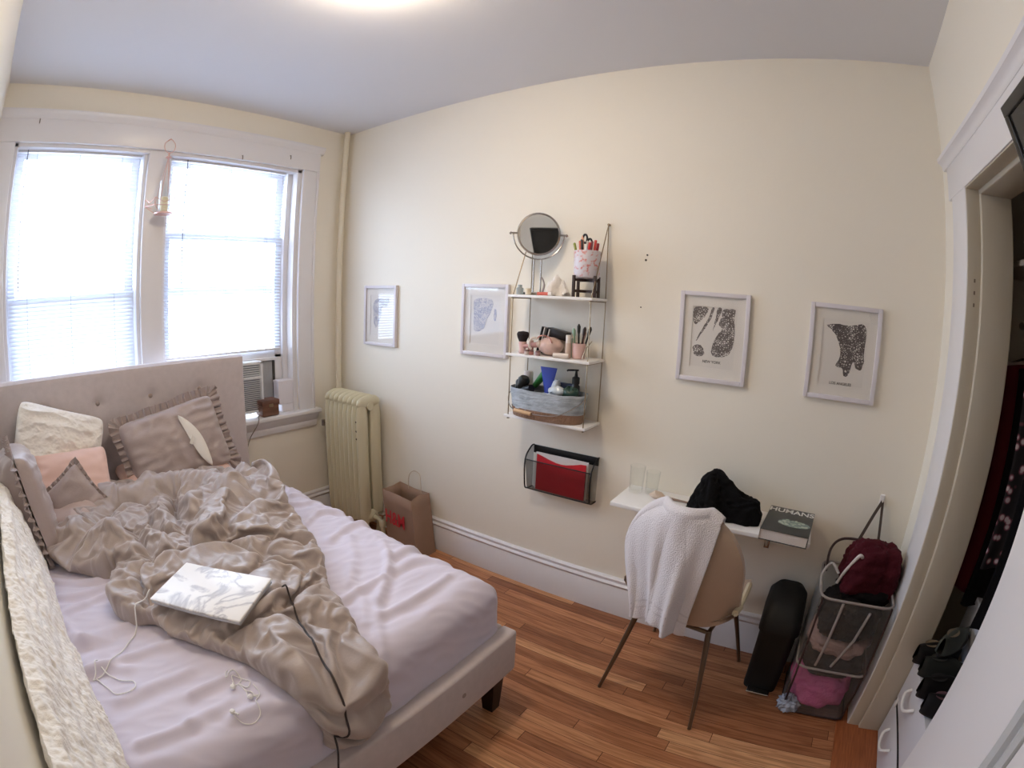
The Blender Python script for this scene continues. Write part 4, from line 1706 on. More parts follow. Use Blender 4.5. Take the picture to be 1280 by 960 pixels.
# ------------------------------------------------------------------ three-tier wall shelf
SX0, SX1 = 1.545, 1.985
DZ = [1.606, 1.326, 1.026]
DEP = 0.185
ws = thing('wall_shelf', 'white three-board shelf hung on brass wire loops on the long wall', 'shelf', (1.765, 0, 1.026))
for z in DZ:
    MB().box((SX0, -DEP, z-0.013), (SX1, -0.015, z), 0.002).build('shelf_board', M_white, ws)
for sx in (SX0+0.022, SX1-0.012):
    b = MB()
    b.tube([(sx, -0.012, 1.955), (sx, -0.175, DZ[0]-0.006), (sx-0.0, -0.178, DZ[2]-0.02), (sx, -0.018, DZ[2]-0.02), (sx, -0.012, 1.955)], 0.0026, 8)
    for z in DZ:
        b.tube([(sx, -0.186, z-0.016), (sx, -0.010, z-0.016)], 0.0026, 8)
    b.lathe([(0.006, -0.014), (0.006, 0.0)], (sx, 0.0, 1.953), 10, axis='y')
    b.build('wire_loop', M_gold, ws)

# mirror on the top board
mir = thing('vanity_mirror', 'round silver vanity mirror on a stand on the top shelf board', 'mirror', (1.655, -0.10, DZ[0]))
mc = Vector((1.652, -0.10, 1.902))
fwd = Vector((0.60, -0.80, -0.054)).normalized()
side = Vector((0.80, 0.60, 0)).normalized()
upv = side.cross(-fwd).normalized()
if upv.z < 0:
    upv = -upv
Mm = Matrix((side, upv, fwd)).transposed().to_4x4()
Mm.translation = mc
b = MB().lathe([(0.0955, -0.010), (0.103, -0.008), (0.105, 0.0), (0.103, 0.008), (0.0955, 0.010), (0.0945, 0.004), (0.0945, -0.004), (0.0955, -0.010)], (0, 0, 0), 40)
b.v = [tuple(Mm @ Vector(v)) for v in b.v]
b.build('rim', M_steel, mir)
b = MB().lathe([(0.0, 0.005), (0.096, 0.005), (0.096, -0.005), (0.0, -0.005)], (0, 0, 0), 40)
b.v = [tuple(Mm @ Vector(v)) for v in b.v]
part(b.build('mirror_glass', mat('mirror_silver', (225, 226, 228), 0.02, 1.0), mir), 'round mirror glass')
b = MB()
arc = [Mm @ Vector((0.122*math.sin(a), -0.122*math.cos(a), 0)) for a in [-PI/2+PI*i/24 for i in range(25)]]
b.tube(arc, 0.0035, 8)
for s in (-1, 1):
    b.tube([Mm @ Vector((s*0.103, 0, 0)), Mm @ Vector((s*0.128, 0, 0))], 0.005, 8)
    b.tube([Mm @ Vector((s*0.130, -0.004, 0)), Mm @ Vector((s*0.138, 0.002, 0))], 0.007, 8)
b.build('yoke', M_steel, mir)
b = MB()
bt = Mm @ Vector((0, -0.122, 0))
b.tube([(bt.x-0.02, bt.y, bt.z+0.002), (bt.x-0.02, bt.y, DZ[0]+0.012)], 0.004, 10)
b.tube([(bt.x+0.02, bt.y, bt.z+0.002), (bt.x+0.02, bt.y, DZ[0]+0.012)], 0.004, 10)
b.build('post', M_steel, mir)
b = MB().box((bt.x-0.055, bt.y-0.04, DZ[0]+0.001), (bt.x+0.055, bt.y+0.04, DZ[0]+0.014), 0.005)
b.build('base', M_steel, mir)

# small things on the top board
b = MB().lathe([(0.015, 0), (0.017, 0.004), (0.017, 0.03), (0.010, 0.034), (0.010, 0.046), (0, 0.047)], (1.592, -0.155, DZ[0]+0.001), 16)
tag(b.build('nail_polish', glass_mat('grey_glass', (0.6, 0.65, 0.66), 0.1, 0.05, 0.5, (0.5, 0.55, 0.56))), 'tiny grey glass bottle at the left end of the top shelf board', 'bottle')
b = MB().lathe([(0.014, 0), (0.014, 0.02), (0.016, 0.021), (0.016, 0.03), (0, 0.031)], (1.64, -0.158, DZ[0]+0.001), 16)
tag(b.build('cream_jar', mat('ivory_plastic', (226, 214, 190), 0.4)), 'tiny ivory jar in front of the mirror base', 'jar')
b = MB()
b.tube([(1.69, -0.155, DZ[0]+0.008), (1.745, -0.15, DZ[0]+0.009)], 0.008, 10)
ls = tag(b.build('lipstick', mat('coral_red', (208, 106, 92), 0.4)), 'coral lipstick tube lying on the top shelf board', 'lipstick')
MB().tube([(1.745, -0.15, DZ[0]+0.009), (1.762, -0.1485, DZ[0]+0.0095)], 0.0085, 10).build('cap', mat('white_cap', (230, 226, 222), 0.4), ls)
b = MB()


def tis(u, v):
    x = 1.705+0.105*u
    h = 0.02+0.115*math.sin(PI*(0.15+0.75*u))*(1-abs(2*v-1)**1.5)*(0.8+0.5*nz((u*3, v*3, 2), 1))
    y = -0.085-0.055*(2*v-1)*(0.7+0.4*math.sin(u*6))
    return (x+0.01*nz((u, v, 5), 6), y, DZ[0]+0.002+max(0, h+0.018*nz((u, v, 1), 7)-0.02))


b.grid(tis, 26, 22)
tag(b.build('cotton_cloth', mat('cotton_white', (230, 224, 218), 0.9, bump=0.3, bscale=60)), 'crumpled white cotton cloth standing beside the mirror', 'cloth')
b = MB()
b.tube(catmull([(1.700, -0.13, DZ[0]+0.012), (1.712, -0.135, DZ[0]+0.05), (1.704, -0.14, DZ[0]+0.078), (1.696, -0.142, DZ[0]+0.086)], 5), [0.005]*6+[0.004]*10, 8)
tag(b.build('hair_clip', mat('grey_clip', (160, 150, 146), 0.4)), 'small grey hair clip standing by the white cloth', 'hair clip')

# plant-stand and pen pot
M_dkw = mat('espresso_wood', (58, 42, 38), 0.5)
st = thing('pot_stand', 'dark wooden plant stand on the right end of the top shelf board', 'stand', (1.905, -0.105, DZ[0]))
pc = Vector((1.912, -0.10, 0))
for i in range(4):
    a = PI/4+PI/2*i+0.25
    x, y = pc.x+0.068*math.cos(a), pc.y+0.068*math.sin(a)
    MB().box((x-0.006, y-0.006, DZ[0]+0.001), (x+0.006, y+0.006, DZ[0]+0.098), 0.001).build('leg', M_dkw, st)
b = MB()
for z in (DZ[0]+0.072, DZ[0]+0.022):
    for i in range(2):
        a = PI/4+PI/2*i+0.25
        p = Vector((math.cos(a), math.sin(a), 0))*0.066
        q = Vector((-p.y, p.x, 0)).normalized()*0.006
        A = pc-p
        B_ = pc+p
        vs = [A-q, A+q, B_+q, B_-q]
        b.add([(v.x, v.y, z) for v in vs]+[(v.x, v.y, z+0.012) for v in vs], [(0, 1, 2, 3), (4, 5, 6, 7), (0, 1, 5, 4), (1, 2, 6, 5), (2, 3, 7, 6), (3, 0, 4, 7)])
b.build('crossbar', M_dkw, st)
pz = DZ[0]+0.086
b = MB().lathe([(0.046, 0), (0.056, 0.004), (0.060, 0.02), (0.062, 0.122), (0.060, 0.126), (0.058, 0.122), (0.056, 0.02), (0.0, 0.012)], (pc.x, pc.y, pz), 32)
pm = mat('speckled_pot', (206, 200, 206), 0.35, var=0.0)
ntp = pm.node_tree
vr = ntp.nodes.new('ShaderNodeTexNoise')
vr.inputs['Scale'].default_value = 55
vr.inputs['Detail'].default_value = 2
tcp = ntp.nodes.new('ShaderNodeTexCoord')
ntp.links.new(tcp.outputs['Object'], vr.inputs['Vector'])
crp = ntp.nodes.new('ShaderNodeValToRGB')
ee = crp.color_ramp.elements
ee[0].position = 0.36
ee[0].color = (*lin((204, 128, 124)), 1)
ee[1].position = 0.47
ee[1].color = (*lin((208, 202, 208)), 1)
ntp.links.new(vr.outputs['Fac'], crp.inputs[0])
ntp.links.new(crp.outputs[0], ntp.nodes['Principled BSDF'].inputs['Base Color'])
tag(b.build('pen_pot', pm), 'white ceramic pot with pink speckles holding pens and markers', 'pot')
pens = [((196, 60, 52), -0.038, -0.02, 0.05, -0.02, 'red felt pen at the left front of the pen pot'), ((214, 120, 100), -0.022, -0.034, -0.02, -0.06, 'coral felt pen in the pen pot'),
        ((60, 56, 58), -0.01, -0.036, -0.04, -0.03, 'dark grey felt pen in the pen pot'), ((206, 58, 56), 0.006, -0.036, 0.14, -0.02, 'red pen leaning right in the middle of the pot'),
        ((120, 60, 70), 0.018, -0.03, 0.12, -0.02, 'plum pen leaning right in the pot'), ((210, 70, 66), 0.034, -0.018, 0.10, 0.0, 'bright red pen near the right rim of the pot'),
        ((176, 46, 56), 0.040, 0.002, 0.10, 0.02, 'crimson marker at the right rim of the pot'), ((140, 150, 70), -0.046, 0.008, -0.22, 0.0, 'olive green pen leaning left out of the pot'),
        ((200, 196, 190), 0.0, 0.012, -0.05, 0.02, 'white pen at the back of the pot')]
for i, (c, ox, oy, tx, ty, lb) in enumerate(pens):
    b = MB()
    A = Vector((pc.x+ox*0.75, pc.y+oy*0.75, pz+0.016))
    dv = Vector((tx+ox*0.8, ty+oy*0.5, 1)).normalized()
    L_ = 0.148+0.006*(i % 3)
    b.tube([A, A+dv*L_*0.72], 0.0055, 8)
    b.tube([A+dv*L_*0.72, A+dv*(L_*0.98), A+dv*L_], [0.0065, 0.0065, 0.004], 8)
    tag(b.build('felt_pen', mat('pen_%d_ink' % i, c, 0.4)), lb, 'pen', 'pens in the speckled pot')
sci = thing('scissors', 'dark-handled scissors standing in the pen pot, the tallest item', 'scissors', (pc.x, pc.y+0.01, pz+0.02))
b = MB().tube([(pc.x-0.006, pc.y+0.012, pz+0.02), (pc.x-0.010, pc.y+0.014, pz+0.15)], 0.005, 6)
b.build('blade', M_steel, sci)
b = MB()
for s, hh_ in ((-1, 0.185), (1, 0.165)):
    c0 = Vector((pc.x-0.010+s*0.012, pc.y+0.014, pz+hh_))
    b.tube([c0+Vector((0.011*math.cos(a), 0, 0.02*math.sin(a))) for a in [2*PI*k/14 for k in range(14)]], 0.005, 8, closed=True)
b.build('handle', M_black, sci)
b = MB().tube([(pc.x-0.03, pc.y+0.01, pz+0.02), (pc.x-0.034, pc.y+0.012, pz+0.18), (pc.x-0.034, pc.y+0.012, pz+0.20)], [0.008, 0.008, 0.003], 8)
tag(b.build('eyebrow_pencil', mat('skin_peach', (224, 168, 140), 0.5)), 'thick peach crayon standing at the back of the pen pot', 'crayon')

# ---------------- make-up on the middle board
Z2 = DZ[1]+0.001
M_pinkc = mat('rose_clear_cup', (214, 178, 172), 0.3)
M_rose = mat('rose_gold', (205, 150, 138), 0.35, 0.5)


def lidcyl(name, x, y, r, h, c, lb, capc=None, cap_h=0.3, z=Z2, cat='cosmetic', g='cosmetics on the middle shelf board', rough=0.35):
    b = MB().lathe([(r*0.92, 0), (r, 0.003), (r, h*(1-cap_h)), (0, h*(1-cap_h))], (x, y, z), 18)
    o = tag(b.build(name, mat(name+'_%d_%d' % (c[0], c[1]), c, rough)), lb, cat, g)
    if capc:
        b = MB().lathe([(0, h*(1-cap_h)), (r*0.95, h*(1-cap_h)), (r*0.95, h-0.003), (r*0.85, h), (0, h)], (x, y, z), 18)
        b.build('cap', mat('cap_%d_%d' % (capc[0], capc[1]), capc, 0.4), o)
    return o


kb = thing('kabuki_brush', 'thick make-up brush with black bristles at the left end of the middle board', 'brush', (1.60, -0.12, Z2))
MB().lathe([(0.017, 0), (0.02, 0.005), (0.016, 0.02), (0.02, 0.05), (0.018, 0.056), (0, 0.056)], (1.61, -0.14, Z2), 18).build('handle', M_pinkc, kb)
b = MB().lathe([(0.018, 0.056), (0.026, 0.075), (0.030, 0.092), (0.024, 0.102), (0, 0.106)], (1.61, -0.14, Z2), 18)
b.build('bristles', mat('black_bristle', (34, 26, 28), 0.8, bump=0.5, bscale=200), kb)
pb_ = thing('powder_brush', 'rose-handled powder brush lying across the left of the middle board', 'brush', (1.66, -0.15, Z2))
b = MB().tube([(1.63, -0.165, Z2+0.035), (1.68, -0.15, Z2+0.045), (1.695, -0.146, Z2+0.048)], [0.008, 0.013, 0.014], 12)
b.build('handle', mat('rose_handle', (196, 150, 146), 0.35), pb_)
b = MB().tube([(1.695, -0.146, Z2+0.048), (1.71, -0.142, Z2+0.052), (1.725, -0.138, Z2+0.056)], [0.014, 0.02, 0.006], 12)
b.build('bristles', mat('blonde_bristle', (210, 190, 176), 0.9), pb_)
lidcyl('foundation_tube', 1.636, -0.105, 0.013, 0.062, (190, 130, 124), 'small rosy foundation tube behind the powder brush', (196, 160, 150))
pal = thing('makeup_palette', 'open black palette stack leaning at the back of the middle board', 'palette', (1.70, -0.05, Z2))
for k in range(4):
    Mk = Matrix.Translation((1.665+k*0.012, -0.06+0.004*k, Z2)) @ Matrix.Rotation(0.16, 4, 'Y') @ Matrix.Rotation(-0.1, 4, 'X')
    MB().box((-0.003, -0.045, 0), (0.002, 0.03, 0.13-0.004*k), 0.001, M=Mk).build('compact', mat(['dark_case', 'pale_case'][k % 2], [(36, 32, 34), (206, 200, 196)][k % 2], 0.3), pal)
Mk = Matrix.Translation((1.755, -0.05, Z2+0.09)) @ Matrix.Rotation(0.18, 4, 'Y')
tag(MB().box((-0.055, -0.025, -0.012), (0.055, 0.02, 0.03), 0.004, M=Mk).build('eyeshadow_case', mat('black_case', (30, 26, 28), 0.3)), 'black rectangular make-up case resting high behind the pouch', 'make-up case')
b = MB()
b.box((1.735, -0.055, Z2), (1.79, -0.02, Z2+0.078), 0.004)
tag(b.build('powder_box', mat('beige_box', (190, 170, 158), 0.5)), 'small beige box behind the clear pouch', 'box')
# clear pouch / lidded round dish
po = thing('cosmetic_pouch', 'round pinkish clear pouch with rose-gold zip in the middle of the board', 'pouch', (1.745, -0.12, Z2))
b = MB()
b.grid(lambda u, v: (1.748+0.062*math.sin(PI*u)*math.cos(2*PI*v)*(1+0.05*math.sin(7*v)), -0.115+0.05*math.sin(PI*u)*math.sin(2*PI*v), Z2+0.044-0.043*math.cos(PI*u)), 18, 26, wv=True)
b.build('pouch_body', mat('blush_satin', (206, 176, 166), 0.35, var=0.22, vscale=28), po)
b = MB().tube([(1.70+0.0035*i, -0.155-0.012*math.sin(i*0.3), Z2+0.078+0.016*math.sin(i*0.17)) for i in range(24)], 0.0035, 6)
b.build('zip', M_rose, po)
b = MB().tube([Vector((1.69, -0.168, Z2+0.052))+Vector((0.022*math.cos(a), 0.008*math.cos(a), 0.028*math.sin(a))) for a in [0.9+PI*1.05*k/14 for k in range(15)]], 0.0055, 8)
tag(b.build('hair_band', mat('ivory_band', (222, 210, 200), 0.5)), 'curved ivory hair band against the pouch', 'hair band')
bc = thing('brush_cup', 'rose translucent cup of eye brushes at the right of the middle board', 'cup', (1.905, -0.10, Z2))
b = MB().lathe([(0.026, 0), (0.03, 0.003), (0.032, 0.07), (0.030, 0.07), (0.028, 0.006), (0, 0.005)], (1.895, -0.11, Z2), 24)
b.build('cup_body', M_pinkc, bc)
for i, (dx, dy, tx, ty, L_, c, lb) in enumerate([(-0.012, -0.008, -0.12, 0, 0.13, (150, 180, 160), 'pale green brush in the rose cup'), (0.0, 0.0, -0.05, 0.02, 0.15, (40, 38, 36), 'tall black-tipped brush in the rose cup'),
        (0.008, -0.006, 0.15, 0, 0.14, (52, 40, 38), 'dark brush leaning slightly right in the rose cup'), (0.012, 0.006, 0.28, 0.02, 0.145, (38, 34, 34), 'black liner pen leaning far right in the rose cup'), (0.004, 0.012, 0.10, 0.1, 0.12, (190, 150, 140), 'rose brush at the back of the cup')]):
    A = Vector((1.895+dx, -0.11+dy, Z2+0.008))
    dv = Vector((tx, ty, 1)).normalized()
    b = MB().tube([A, A+dv*L_*0.7, A+dv*L_*0.75, A+dv*L_*0.92, A+dv*L_], [0.0035, 0.0045, 0.007, 0.009, 0.003], 8)
    tag(b.build('eye_brush', mat('brush_%d_tone' % i, c, 0.5)), lb, 'brush', 'brushes in the rose cup')
lidcyl('concealer_bottle', 1.853, -0.135, 0.0135, 0.105, (206, 184, 168), 'upright beige bottle left of the brush cup', (216, 206, 196), 0.35)
lidcyl('serum_bottle', 1.838, -0.085, 0.012, 0.088, (168, 186, 172), 'pale green bottle behind the beige bottle', (150, 170, 156), 0.3)
b = MB().tube([(1.80, -0.176, Z2+0.011), (1.86, -0.168, Z2+0.012), (1.872, -0.166, Z2+0.012)], [0.011, 0.012, 0.010], 12)
tag(b.build('lotion_tube', mat('ivory_tube', (226, 214, 204), 0.4)), 'ivory tube lying at the front edge of the middle board', 'tube')
b = MB().tube([(1.925, -0.13, Z2+0.003), (1.935, -0.12, Z2+0.05), (1.96, -0.11, Z2+0.085)], [0.0035, 0.003, 0.002], 6)
tag(b.build('tweezers', M_gold), 'thin golden tweezers leaning right of the brush cup', 'tweezers')
for k, (x, y, c, lb) in enumerate([(1.675, -0.165, (176, 120, 116), 'small dusky pink pot at the front left of the middle board'), (1.715, -0.172, (168, 140, 140), 'small mauve pot in front of the clear pouch'), (1.658, -0.176, (214, 196, 186), 'tiny ivory pot at the front left edge of the middle board')]):
    lidcyl('blush_pot', x, y, 0.012, 0.022, c, lb, (120, 90, 88), 0.3)
lidcyl('spray_bottle', 1.588, -0.105, 0.012, 0.082, (200, 176, 170), 'slim rosy spray bottle at the far left of the middle board', (150, 120, 118), 0.25)

# ---------------- basket on the lowest board
Z3 = DZ[2]+0.001
bk = thing('storage_basket', 'oval wire basket with grey fabric liner and wooden handle on the lowest board', 'basket', (1.745, -0.115, Z3))
bcx, bcy = 1.752, -0.118
M_lin = mat('marled_grey_liner', (168, 176, 184), 0.9, bump=0.5, bscale=70, var=0.28, vscale=36, stretch=(0.4, 0.4, 1.4))
M_wick = mat('brown_wicker', (142, 112, 92), 0.8, bump=0.6, bscale=80, var=0.2, vscale=20)


def oval(a, k=1.0):
    return (bcx+0.195*k*math.copysign(abs(math.cos(a))**0.8, math.cos(a)), bcy+0.088*k*math.copysign(abs(math.sin(a))**0.8, math.sin(a)))


b = MB()


def wick(u, v):
    a = 2*PI*v
    k = 0.93+0.05*u
    x, y = oval(a, k)
    return (x, y, Z3+0.045*u)


b.grid(wick, 4, 60, wv=True)
b.add([(*oval(2*PI*i/60, 0.93), Z3) for i in range(60)], [tuple(range(60))])
b.build('wicker_base', M_wick, bk)
b = MB()


def liner(u, v):
    a = 2*PI*v
    if u < 0.6:
        t = u/0.6
        k = 0.97+0.06*t
        z = Z3+0.04+0.105*t
    else:
        t = (u-0.6)/0.4
        k = 1.03-0.07*t
        z = Z3+0.145-0.09*t
    x, y = oval(a, k)
    return (x+0.004*nz((x, y, z), 25), y+0.003*nz((y, z, x), 25), z+0.006*nz((x, y, 1), 12)+0.0)


b.grid(liner, 12, 70, wv=True)
b.build('fabric_liner', M_lin, bk)
b = MB()
b.tube(catmull([(bcx-0.19, bcy, Z3+0.125), (bcx-0.205, bcy-0.03, Z3+0.09), (bcx-0.15, bcy-0.09, Z3+0.045), (bcx-0.05, bcy-0.098, Z3+0.033), (bcx+0.04, bcy-0.098, Z3+0.033), (bcx+0.12, bcy-0.092, Z3+0.05), (bcx+0.19, bcy-0.045, Z3+0.10), (bcx+0.198, bcy, Z3+0.13)], 6), 0.0025, 6)
b.build('wire_handle', M_steel, bk)
part(MB().tube([(bcx-0.125, bcy-0.100, Z3+0.036), (bcx-0.03, bcy-0.102, Z3+0.031)], 0.009, 12).build('wooden_grip', mat('pale_wood', (206, 170, 132), 0.5), bk), 'pale wooden grip')
# basket contents
Zb = Z3+0.035


def content(name, cat, lb, c, parts, rough=0.4):
    b = MB()
    for p in parts:
        p(b)
    return tag(b.build(name, mat(name+'_colour', c, rough)), lb, cat, 'toiletries in the lined basket')


content('pump_bottle', 'bottle', 'black pump-top bottle at the back right of the basket', (24, 24, 26), [
    lambda b: b.lathe([(0.02, 0), (0.02, 0.13), (0.012, 0.142), (0.012, 0.155), (0, 0.156)], (1.872, -0.075, Zb), 16),
    lambda b: b.lathe([(0.018, 0.14), (0.018, 0.17), (0.008, 0.176), (0.005, 0.20), (0.011, 0.202), (0.011, 0.208), (0, 0.209)], (1.872, -0.075, Zb), 14),
    lambda b: b.tube([(1.872, -0.075, Zb+0.205), (1.835, -0.09, Zb+0.203), (1.832, -0.092, Zb+0.198)], 0.0045, 8)])
content('blue_tube', 'tube', 'flat royal-blue tube standing upside down in the basket', (58, 78, 176), [
    lambda b: b.grid(lambda u, v: (1.735+(0.016+0.030*u)*math.cos(2*PI*v), -0.095+(0.016-0.013*u)*math.sin(2*PI*v), Zb+0.08+0.125*u), 8, 18, wv=True),
    lambda b: b.lathe([(0.014, 0), (0.014, 0.082), (0, 0.083)], (1.735, -0.095, Zb), 14)])
content('green_tube', 'tube', 'green tube leaning behind the blue tube', (60, 130, 66), [
    lambda b: b.tube([(1.64, -0.06, Zb+0.10), (1.70, -0.075, Zb+0.165), (1.715, -0.08, Zb+0.18)], [0.014, 0.02, 0.018], 12)])
content('round_brush', 'hairbrush', 'black round hairbrush at the left of the basket', (26, 26, 26), [
    lambda b: b.tube([(1.60, -0.12, Zb+0.09), (1.62, -0.13, Zb+0.135), (1.625, -0.132, Zb+0.15)], [0.024, 0.03, 0.02], 14),
    lambda b: b.tube([(1.60, -0.12, Zb+0.08), (1.67, -0.14, Zb+0.10)], [0.024, 0.02], 12)])
content('white_jar', 'jar', 'white jar with rounded lid at the left back of the basket', (224, 212, 206), [
    lambda b: b.lathe([(0.024, 0.05), (0.024, 0.16), (0.02, 0.17), (0, 0.172)], (1.605, -0.065, Zb), 16)])
content('black_cap_bottle', 'bottle', 'short black-capped bottle hooked over the left rim of the basket', (30, 30, 30), [
    lambda b: b.lathe([(0.014, 0.05), (0.016, 0.12), (0.010, 0.13), (0, 0.131)], (1.578, -0.11, Zb), 12)])
content('white_bottle', 'bottle', 'pale blue-white bottle lying in the middle of the basket', (190, 198, 208), [
    lambda b: b.tube([(1.76, -0.10, Zb+0.07), (1.78, -0.09, Zb+0.135), (1.783, -0.088, Zb+0.15)], [0.02, 0.02, 0.01], 12)])
content('striped_pouch', 'pouch', 'dark blue pouch folded behind the tubes in the basket', (66, 76, 112), [
    lambda b: b.box((1.77, -0.07, Zb+0.05), (1.85, -0.045, Zb+0.135), 0.008)])
content('green_bag', 'bag', 'crumpled dark green packet at the right of the basket', (44, 70, 62), [
    lambda b: b.grid(lambda u, v: (1.865+0.045*math.sin(PI*u)*math.cos(2*PI*v), -0.115+0.035*math.sin(PI*u)*math.sin(2*PI*v), Zb+0.10-0.03*math.cos(PI*u)+0.012*nz((u*3, v*6, 1), 2)), 14, 20, wv=True)])
content('clear_packet', 'packet', 'crinkled clear plastic packet in front of the blue tube', (206, 214, 220), [
    lambda b: b.grid(lambda u, v: (1.805+0.045*math.sin(PI*u)*math.cos(2*PI*v), -0.135+0.025*math.sin(PI*u)*math.sin(2*PI*v), Zb+0.105-0.022*math.cos(PI*u)+0.01*nz((u*5, v*9, 1), 2)), 14, 20, wv=True)], 0.15)

# ------------------------------------------------------------------ wall file holder
fh = thing('wall_file_holder', 'black wire-mesh file holder on the wall below the shelf', 'file holder', (1.80, 0, 0.615))
FX, FXe, FZ0, FZ1 = 1.622, 1.992, 0.615, 0.845
M_mesh = mesh_net('black_wire_mesh', (20, 20, 21), 1, 0.52)
b = MB()
b.box((FX, -0.008, 0.802), (FXe, -0.002, FZ1), 0.003)
for x in (FX+0.012, FXe-0.012):
    b.lathe([(0.004, -0.003), (0.004, -0.009)], (x, 0, 0.825), 8, axis='y')
b.build('back_plate', M_black, fh)
b = MB()
R1 = 0.004
for x in (FX, FXe):
    b.tube(catmull([(x, -0.006, FZ1), (x, -0.035, FZ1-0.005), (x, -0.088, 0.785), (x, -0.083, 0.65), (x, -0.06, FZ0+0.004), (x, -0.006, FZ0)], 5), R1, 8)
b.tube([(FX, -0.088, 0.785), (FXe, -0.088, 0.785)], 0.003, 8)
b.tube([(FX, -0.06, FZ0+0.003), (FXe, -0.06, FZ0+0.003)], 0.003, 8)
b.build('wire_frame', M_black, fh)
b = MB()
b.add([(FX, -0.088, 0.785), (FXe, -0.088, 0.785), (FXe, -0.060, FZ0+0.003), (FX, -0.060, FZ0+0.003)], [(0, 1, 2, 3)])
b.add([(FX, -0.006, FZ0), (FXe, -0.006, FZ0), (FXe, -0.060, FZ0+0.003), (FX, -0.060, FZ0+0.003)], [(0, 1, 2, 3)])
for x in (FX, FXe):
    b.add([(x, -0.006, FZ1), (x, -0.035, FZ1-0.005), (x, -0.088, 0.785), (x, -0.060, FZ0+0.003), (x, -0.006, FZ0)], [(0, 1, 2, 3, 4)])
b.build('mesh_panel', M_mesh, fh)
Mf = Matrix.Translation((0, 0, 0))
b = MB()
pf = [(1.668, 0.622), (1.945, 0.622), (1.945, 0.806)] + [(1.945-0.277*t, 0.806-0.028*math.sin(PI*t)**1.5+0.004) for t in [0.1, 0.25, 0.4, 0.5, 0.6, 0.75, 0.9]] + [(1.668, 0.812)]
b.prism(pf, 1, -0.050, -0.044)
rf = tag(b.build('red_folder', mat('red_card', (206, 42, 52), 0.4)), 'red folder in the black mesh file holder', 'folder')
b = MB().box((1.662, -0.042, 0.622), (1.955, -0.040, 0.822), 0)
b.box((1.655, -0.038, 0.622), (1.950, -0.036, 0.818), 0)
tag(b.build('white_papers', mat('paper_white', (228, 222, 216), 0.7)), 'white papers standing behind the red folder', 'papers')

# ------------------------------------------------------------------ desk shelf
DX0, DX1, DTOP = 2.17, 3.04, 0.748
dk = thing('wall_desk', 'narrow white wall-mounted desk board on brackets', 'desk', (2.6, 0, 0.7))
MB().box((DX0, -0.262, DTOP-0.02), (DX1, -0.003, DTOP), 0.003).build('desk_top', M_white, dk)
for x in (2.33, 2.86):
    b = MB()
    b.box((x-0.012, -0.20, DTOP-0.026), (x+0.012, -0.003, DTOP-0.0205), 0.001)
    b.box((x-0.012, -0.009, DTOP-0.17), (x+0.012, -0.003, DTOP-0.02), 0.001)
    b.tube([(x, -0.185, DTOP-0.03), (x, -0.10, DTOP-0.055), (x, -0.02, DTOP-0.15)], 0.006, 8)
    b.build('bracket', M_steel, dk)
M_cg = glass_mat('drinking_glass', (0.985, 0.99, 0.985), 0.015, 0.02, 0.0)
for (x, y, r, h, lb) in ((2.222, -0.085, 0.036, 0.125, 'tall clear drinking glass at the left end of the desk'), (2.292, -0.065, 0.033, 0.105, 'shorter clear glass just right of the tall glass')):
    b = MB().lathe([(r*0.85, 0), (r*0.88, 0.002), (r, h), (r-0.0018, h), (r*0.85-0.002, 0.010), (0, 0.009)], (x, y, DTOP+0.001), 26)
    tag(b.build('drinking_glass', M_cg), lb, 'glass', 'glasses on the desk')
mb_ = thing('makeup_brush', 'soft beige make-up brush lying on the desk left of the black garment', 'brush', (2.37, -0.08, DTOP))
b = MB().tube([(2.30, -0.12, DTOP+0.014), (2.325, -0.115, DTOP+0.018), (2.35, -0.108, DTOP+0.014), (2.368, -0.103, DTOP+0.009)], [0.004, 0.020, 0.017, 0.008], 12)
b.build('bristles', mat('cream_bristle', (222, 204, 186), 0.9, bump=0.5, bscale=160), mb_)
b = MB().tube([(2.366, -0.104, DTOP+0.009), (2.395, -0.10, DTOP+0.008), (2.50, -0.10, DTOP+0.006)], [0.008, 0.006, 0.004], 10)
b.build('handle', mat('taupe_handle', (150, 128, 116), 0.4), mb_)
# black heap
b = MB()


def capf(u, v):
    a = 2*PI*v
    ph = PI/2*u
    prof = 0.185*(1-(math.sin(ph))**1.5)+0.012
    r = math.sin(ph)**0.8
    lobes = 1+0.16*math.cos(3*a+0.6)+0.10*math.cos(5*a+2.0)
    x = 0.118*r*lobes*math.cos(a)
    y = 0.092*r*lobes*math.sin(a)
    if x > 0.03:
        x += (x-0.03)*0.55*r
    d = Vector((math.cos(a)*r, math.sin(a)*r, 1-u))
    f_ = nz(d, 2.6, 3)
    g_ = 0.4-2*abs(nz(d, 5.0, 8))
    z = prof*(1+0.35*f_*u)+0.055*(x/0.16 if x > 0 else 0)*math.exp(-((u-0.72)/0.25)**2)+0.016*g_*u
    if u > 0.93:
        z = z*(1-(u-0.93)/0.07)
    k = 0.014*g_
    return (2.615+x-0.02*(prof/0.18)+k*math.cos(a), -0.150+y*1.12+k*math.sin(a), DTOP+0.002+max(0, z))


b.grid(capf, 60, 110)
M_bk = mat('black_fleece', (13, 12, 14), 0.92, bump=0.5, bscale=60, spec=0.2)
tag(b.build('black_garment', M_bk, auto=False), 'crumpled black garment heaped on the desk', 'garment')
b = MB().tube([Vector((2.80, -0.14, DTOP+0.02))+Vector((0.014*math.cos(a), -0.01*math.cos(a), 0.03*math.sin(a)-0.002)) for a in [2*PI*k/20 for k in range(20)]], 0.0032, 6, closed=True)
tag(b.build('hair_tie', mat('mauve_elastic', (176, 140, 134), 0.6)), 'mauve hair tie standing between the black garment and the book', 'hair tie')
